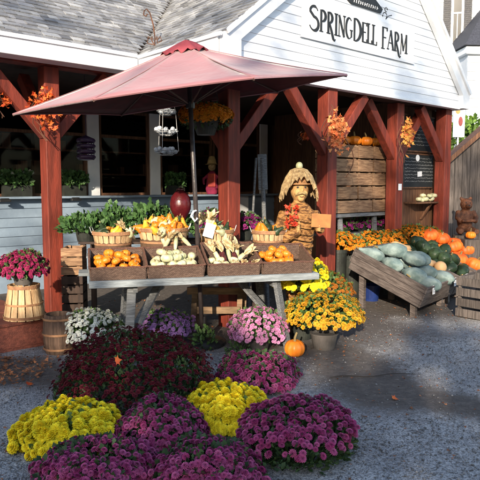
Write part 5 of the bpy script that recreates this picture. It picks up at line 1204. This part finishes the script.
for k in range(3):
    a = k*2.1+.3; mb = MB(); z2 = at_y(166, 151, 8.3).z; mb.tube([(x0+.17*math.cos(a), 8.3+.17*math.sin(a), z2), (x0+.13*math.cos(a), 8.3+.13*math.sin(a), z2+.55), (x0, 8.3, 3.19)], .004, 5); mb.build('chain', WIRE, tb3)
q = at_y(86, 149, 8.4); t = thing('slatted_lantern', (q.x, 8.4, q.z-.15), 'dark purple slatted hanging lantern by the white pilaster', 'lantern')
mb = MB(Matrix.Translation((q.x, 8.4, q.z)))
for k in range(4): mb.lathe([(.115, -.14+k*.075), (.13, -.12+k*.075), (.13, -.10+k*.075), (.115, -.085+k*.075), (.10, -.11+k*.075)], n=20, cap=False)
mb.lathe([(.04, .16), (.12, .13), (.12, .14), (.001, .19)], n=20); mb.lathe([(.001, -.16), (.11, -.15), (.11, -.14), (.001, -.145)], n=20); mb.build('slats', PURPLEP, t)
mb = MB(Matrix.Translation((q.x, 8.4, q.z))); 
for k in range(6): a = k*1.047; mb.tube([(.11*math.cos(a), .11*math.sin(a), -.14), (.11*math.cos(a), .11*math.sin(a), .14)], .006, 5)
mb.tube([(0, 0, .18), (0, 0, 3.195-q.z)], .004, 5); mb.build('frame', PURPLEP, t)
# planters on the sill
def planter(px0, px1, label, flower=None):
    a = at_n(px0, 193, WN-.06); b = at_n(px1, 193, WN-.06); c = W((a.x+b.x)/2, WN-.06, 1.517); wd = b.x-a.x
    t = thing('window_planter', c, label, 'planter', 'planters on the window sill', rz=math.pi/2-TH)
    mb = MB(BF); mb.bb((a.x, WN-.15, 1.517), (b.x, WN-.035, 1.69)); mb.build('box', DARKPOT, t)
    n = 260; p = np.stack([rng.uniform(a.x, b.x, n), rng.uniform(WN-.2, WN-.03, n), 1.68+.2*rng.random(n)**.8], -1) @ np.array(BF)[:3, :3].T
    V, F, rr, _ = scatter(leafV[:, [0, 2, 1]], leafF, p, frames(rng.normal(size=(n, 3))*.7+np.array([0, -.3, .8])), np.full((n, 1), .09)); linko('foliage', link_mesh('foliage', to_local(V, t), F, [KALE], rnd=rr), t)
    if flower:
        n = 14; p = np.stack([rng.uniform(a.x, b.x, n), rng.uniform(WN-.2, WN-.1, n), 1.86+.06*rng.random(n)], -1) @ np.array(BF)[:3, :3].T
        V, F, rr, tp = scatter(B_SMALL[0], B_SMALL[1], p, frames(rng.normal(size=(n, 3))*.3+np.array([0, -.5, .8])), np.full((n, 1), .035), tip=B_SMALL[2]); linko('blossoms', link_mesh('blossoms', to_local(V, t), F, [flower], rnd=rr, tip=tp), t)
planter(62, 84, 'black planter of broad green leaves on the sill behind the first post'); planter(2, 30, 'dim planter with a few white flowers on the sill at far left', P_WHI); planter(166, 182, 'small planter on the sill under the tiered basket')
for i, px in enumerate((5, 76)):
    q = at_n(px, 201, WN-.2); mb = MB(BF); mb.box((q.x, WN-.20, 1.455), (.17, .07, .035), bev=.006); mb.box((q.x, WN-.19, 1.478), (.12, .04, .03)); alone(mb.build('sill_lamp', IRON), ['small black lamp box under the sill at the left edge', 'small black lamp box under the sill right of the first post'][i], 'lamp')
# scarecrow doll on the sill
q = at_n(212, 192, WN-.1); D2 = W(q.x, WN-.1, 1.516); DM = Matrix.Translation(D2); t = thing('scarecrow_doll', D2, 'small scarecrow doll in red and magenta with a straw hat on the sill', 'doll')
mb = MB(DM); mb.lathe([(.10, .0), (.13, .1), (.10, .3), (.07, .42), (.04, .46)], n=16, sy=.7); mb.tube([(-.05, 0, .4), (-.17, -.04, .3), (-.15, -.1, .2)], [.035, .03, .025], 8); mb.tube([(.05, 0, .4), (.17, -.04, .3), (.15, -.1, .22)], [.035, .03, .025], 8); person_mesh(mb, 'body', MAGC, t, .014)
mb = MB(DM); mb.ell((0, 0, .55), (.075, .07, .085)); mb.build('head', BURLAP, t, smooth=True)
mb = MB(DM); mb.lathe([(.15, .59), (.09, .61), (.08, .68), (.05, .75), (.001, .76)], n=18); mb.build('hat', YELC, t)
mb = MB(DM); mb.box((-.0, -.10, .28), (.15, .012, .26), bev=.003); mb.build('apron', REDRIB, t)
# oar and rake leaning by the pilaster
for px0, px1, y, wd, lb, nm_, bl_ in ((262, 268, 7.9, .035, 'grey weathered oar leaning beside the scarecrow', 'oar', True), (256, 247, 7.6, .018, 'thin wooden rake handle leaning left of the oar', 'tool_handle', False)):
    a = at_y(px0, 158, y); b = Vector((at_y(px1, 225, y-.2).x, y-.25, 0)); t = thing(nm_, b, lb, 'oar' if bl_ else 'tool')
    mb = MB(); mb.tube([b, a], wd*.8, 8); mb.build('shaft', GREYW, t)
    if bl_:
        mb = MB(); d = (a-b).normalized(); mb.beam(a-d*.42, a+d*.05, .12, .022, up=(0, 1, 0), bev=.006); mb.build('blade', GREYW, t)

# ------------------------------------------------------------------ far right: shed, hedge, banner, white house
q0 = at_y(450, 157, 10.6); q1 = at_y(480, 132, 10.6)
sdx = Vector((1, .12, 0)).normalized(); SM = Matrix.Translation((q0.x-.06, 10.55, 0)) @ Matrix.Rotation(math.atan2(.12, 1), 4, 'Z')
shd = thing('board_fence', SM @ Vector((1.5, .0, 0)), 'tall weathered grey board fence with a sloping brown cap', 'fence', rz=math.atan2(.12, 1))
sl_ = (q1.z-q0.z)/(q1.x-q0.x); mb = MB(SM); x = 0
while x < 3:
    h0, h1 = q0.z-.06+sl_*min(x, 3-x+0), q0.z-.06+sl_*(x+.135)
    h0 = q0.z-.06+sl_*(x if x < 1.5 else 3-x); h1 = q0.z-.06+sl_*(x+.135 if x < 1.5 else 3-x-.135); e = random.uniform(0, .008)
    mb.add([(x, -e, 0), (x+.132, -e, 0), (x+.132, -e, h1), (x, -e, h0), (x, .03, 0), (x+.132, .03, 0), (x+.132, .03, h1), (x, .03, h0)], [(0, 1, 2, 3), (7, 6, 5, 4), (0, 3, 7, 4), (1, 5, 6, 2), (3, 2, 6, 7), (0, 4, 5, 1)]); x += .14
mb.build('front_boards', GREYV, shd)
mb = MB(SM); mb.bb((0, .031, 0), (.09, .12, q0.z-.12)); mb.bb((2.90, .031, 0), (2.99, .12, q0.z-.12)); mb.build('end_posts', GREYV, shd)
for s in (0, 1):
    mb = MB(SM); zr = q0.z+sl_*1.5
    a, b = ((-.12, q0.z-.12*sl_) if s == 0 else (3.12, q0.z-.12*sl_)), (1.5, zr); mb.add([(a[0], -.12, a[1]), (b[0], -.12, b[1]), (b[0], .16, b[1]), (a[0], .16, a[1]), (a[0], -.12, a[1]-.10), (b[0], -.12, b[1]-.10), (b[0], .16, b[1]-.10), (a[0], .16, a[1]-.10)], [(0, 1, 2, 3), (7, 6, 5, 4), (0, 4, 5, 1), (1, 5, 6, 2), (2, 6, 7, 3), (3, 7, 4, 0)]); mb.build('cap_board', BROWNW, shd)
# hedge behind
hc = at_y(478, 125, 15.5); HH = hc.z
tg = thing('hedge', (6.2, 15.6, 0), 'yellow green clipped hedge behind the grey board fence', 'hedge')
n = 9000; p = np.stack([rng.uniform(3.6, 9.5, n), rng.uniform(14.9, 16.3, n), rng.random(n)**.6*HH], -1); p[:, 2] += .12*np.sin(p[:, 0]*9)*(p[:, 2] > HH*.85)
V, F, rr, _ = scatter(leafV[:, [0, 2, 1]], leafF, p, frames(rng.normal(size=(n, 3))*.5+np.array([0, -.3, 1])), np.full((n, 1), .16)); linko('foliage', link_mesh('foliage', to_local(V, tg), F, [HEDGE], rnd=rr), tg)
mb = MB()
for k in range(12): x = 3.9+k*.46; mb.tube([(x, 15.6, 0), (x+.1, 15.6, HH*.8)], .03, 6)
mb.build('stems', BARK, tg)
# painted corner banner
qa, qb = at_y(459, 103, 12.6), at_y(459, 130, 12.6); t = thing('painted_banner', (qa.x, 12.6, 0), 'narrow white banner with red and yellow motifs on a pole', 'banner')
mb = MB(); mb.tube([(qa.x, 12.6, 0), (qa.x, 12.6, qa.z+.03)], .02, 8); mb.build('pole', WHITE, t)
mb = MB(); mb.bb((qa.x-.12, 12.56, qb.z-.15), (qa.x+.12, 12.575, qa.z)); mb.build('cloth', WHITE, t)
mb = MB(); mb.lathe([(.001, -.004), (.045, -.004), (.03, .003)], (qa.x+.03, 12.552, qa.z-.38), 12, rot=(math.pi/2, 0, 0), sy=2.2); mb.build('red_motif', mat('faded_red_print', (.40, .10, .09)), t)
mb = MB(); mb.lathe([(.001, -.004), (.05, -.004), (.03, .003)], (qa.x-.03, 12.552, qa.z-.16), 12, rot=(math.pi/2, 0, 0), sy=1.4); mb.build('yellow_motif', mat('faded_yellow_print', (.6, .42, .15)), t)
# white house
HX, HY = 5.75, 20.0; hr = R(-12)
HM = Matrix.Translation((HX, HY, 0)) @ Matrix.Rotation(hr, 4, 'Z')
hs = thing('white_house', (HX+2, HY+2, 0), 'tall white clapboard house with dark shutters behind the farm stand', 'house', rz=hr)
def clap(mb, x0, x1, z0, z1, y, e=.13):
    z = z0
    while z < z1-.01:
        zz = min(z+e, z1); mb.add([(x0, y-.03, z), (x1, y-.03, z), (x1, y-.008, zz), (x0, y-.008, zz), (x0, y+.06, z), (x1, y+.06, z), (x1, y+.06, zz), (x0, y+.06, zz)], [(0, 1, 2, 3), (4, 5, 1, 0), (3, 2, 6, 7), (7, 6, 5, 4), (0, 3, 7, 4), (1, 5, 6, 2)]); z = zz
HSID = mat('house_clapboard', (.60, .64, .70), (.48, .52, .58), rough=.6, scale=2, bump=.1, rnd=.06)
mb = MB(HM); clap(mb, 0, 5, 0, 11, 0); mb.bb((.0, .061, 0), (5, 4, 11)); mb.build('main_wall', HSID, hs)
mb = MB(HM); mb.bb((-.14, -.05, 0), (.16, .2, 11)); mb.build('corner_board', WHITE, hs)
mb = MB(HM); mb.add([(-.5, -.5, 11.01), (5.5, -.5, 11.01), (5.5, 4.5, 11.01), (-.5, 4.5, 11.01), (2.5, 2, 13.5)], [(3, 2, 1, 0), (0, 1, 4), (1, 2, 4), (2, 3, 4), (3, 0, 4)]); mb.build('roof', SLATE, hs)
def hxz(px, py): # intersection with the house's front plane
    iv = HM.inverted(); a = iv @ Vector((0, 0, EYE)); b = iv.to_3x3() @ ray(px, py); t = (-.03-a.y)/b.y; return a.x+b.x*t, a.z+b.z*t
wx0, wz0 = hxz(452.5, 44); wx1, _ = hxz(460.5, 44); wz1 = wz0+1.9
mb = MB(HM); f = .07
mb.bb((wx0-f, -.075, wz0-f), (wx0, -.035, wz1+f)); mb.bb((wx1, -.075, wz0-f), (wx1+f, -.035, wz1+f)); mb.bb((wx0, -.075, wz0-f), (wx1, -.035, wz0)); mb.bb((wx0, -.075, wz1), (wx1, -.035, wz1+f)); mb.bb((wx0, -.07, (wz0+wz1)/2-.025), (wx1, -.04, (wz0+wz1)/2+.025)); mb.bb(((wx0+wx1)/2-.012, -.066, wz0), ((wx0+wx1)/2+.012, -.045, (wz0+wz1)/2-.026))
wf = mb.build('window', WHITE, hs)
mb = MB(HM); mb.bb((wx0, -.05, wz0), (wx1, -.044, wz1)); mb.build('pane', mat('dark_window_glass', (.012, .016, .022), rough=.12, spec=.4, bump=0), wf)
for a, b in ((wx0-f-.24, wx0-f-.01), (wx1+f+.01, wx1+f+.24)):
    mb = MB(HM); mb.bb((a, -.07, wz0-.05), (b, -.04, wz1+.05)); 
    for k in range(30): mb.bb((a+.03, -.078, wz0+.02+k*.062), (b-.03, -.0705, wz0+.02+k*.062+.035))
    mb.build('shutter', SHUTTER, hs)
# lower wing with a hipped dark roof
WM = Matrix.Translation((6.75, 18.2, 0)) @ Matrix.Rotation(R(4), 4, 'Z')
we = at_y(466, 46, 18.2).z; mb = MB(WM); clap(mb, 0, 4, 0, we-.25, 0); mb.bb((.0, .061, 0), (4, 2.2, we-.25)); mb.build('wing_wall', HSID, hs)
mb = MB(WM); mb.bb((-.12, -.16, we-.249), (4, 2.2, we-.03), bev=.02); mb.build('wing_cornice', WHITE, hs)
mb = MB(WM); mb.add([(-.2, -.25, we-.02), (4.1, -.25, we-.02), (4.1, 2.2, we-.02), (-.2, 2.2, we-.02), (1.2, 1.2, we+1.75), (4.1, 1.2, we+1.75)], [(3, 2, 1, 0), (0, 1, 5, 4), (1, 2, 5), (2, 3, 4, 5), (3, 0, 4)]); mb.build('wing_roof', SLATE, hs)

# twig on the soil
p = at_z(330, 378, .01); p2 = at_z(415, 374, .01); mb = MB(); mb.tube([p.lerp(p2, i/8)+Vector((0, .03*math.sin(i*1.3), .006)) for i in range(9)], [.004, .006, .006, .005, .005, .004, .004, .003, .002], 6); alone(mb.build('twig', mat('wet_twig', (.05, .042, .036), (.03, .025, .022))), 'long thin dark twig lying on the soil', 'twig')

# ------------------------------------------------------------------ trees behind the camera: they keep the yard in the shade and dapple the gable
def tree(c, h, crown, n, ls, label, zc, zh):
    t = thing('tree', c, label, 'tree', 'street trees behind the viewer'); c = np.array(c, float)
    mb = MB(); mb.tube([Vector(c), Vector(c)+Vector((.1, 0, h*.4)), Vector(c)+Vector((0, .2, h*.85))], [.28, .2, .06], 10); tr_ = mb.build('trunk', BARK, t, smooth=True)
    for k in range(9):
        a = random.random()*6.28; z = h*random.uniform(.25, .8); mb = MB(); mb.tube([Vector(c)+Vector((.05, .1, z)), Vector(c)+Vector((math.cos(a)*crown*.45, math.sin(a)*crown*.3, z+.7)), Vector(c)+Vector((math.cos(a)*crown*.8, math.sin(a)*crown*.55, z+1.3))], [.09, .06, .02], 6); mb.build('limb', BARK, tr_)
    d = rng.normal(size=(n, 3)); d /= np.linalg.norm(d, axis=1, keepdims=True); r = rng.random(n)**.45
    p = d*r[:, None]*np.array([crown, crown*.6, zh])+c+np.array([0, 0, zc])
    V, F, rr, _ = scatter(leafV[:, [0, 2, 1]], leafF, p, frames(rng.normal(size=(n, 3))), (ls*(.7+.6*rng.random(n)))[:, None]); linko('crown', link_mesh('crown', to_local(V, t), F, [CROWN], rnd=rr), t)
TREES = [(-12.5, -13, 7.4, 3.2, 3000), (-8.6, -14, 7.2, 3.2, 3200), (-5.0, -13.2, 7.0, 3.0, 3200), (-1.6, -14, 7.0, 3.0, 3200), (1.6, -13.4, 7.4, 3.0, 3200), (4.8, -14, 7.6, 3.2, 3000), (8.4, -13, 7.6, 3.2, 2600),
         (-10.5, -20, 15.0, 4.2, 420), (-3.2, -21, 15.2, 4.0, 430), (3.0, -19, 14.2, 3.6, 380)]
for i, (x, y, h, cr_, n) in enumerate(TREES):
    tree((x, y, 0), h, cr_, n, .42 if h < 9 else .36, (['leftmost', 'second', 'third', 'fourth', 'fifth', 'sixth', 'seventh'][i]+' low dense tree of the row behind the viewer') if h < 9 else ['left', 'middle', 'right'][i-7]+' tall sparse tree behind the low tree row', *((h*.53, h*.44) if h < 9 else (h-2.2, 2.6)))
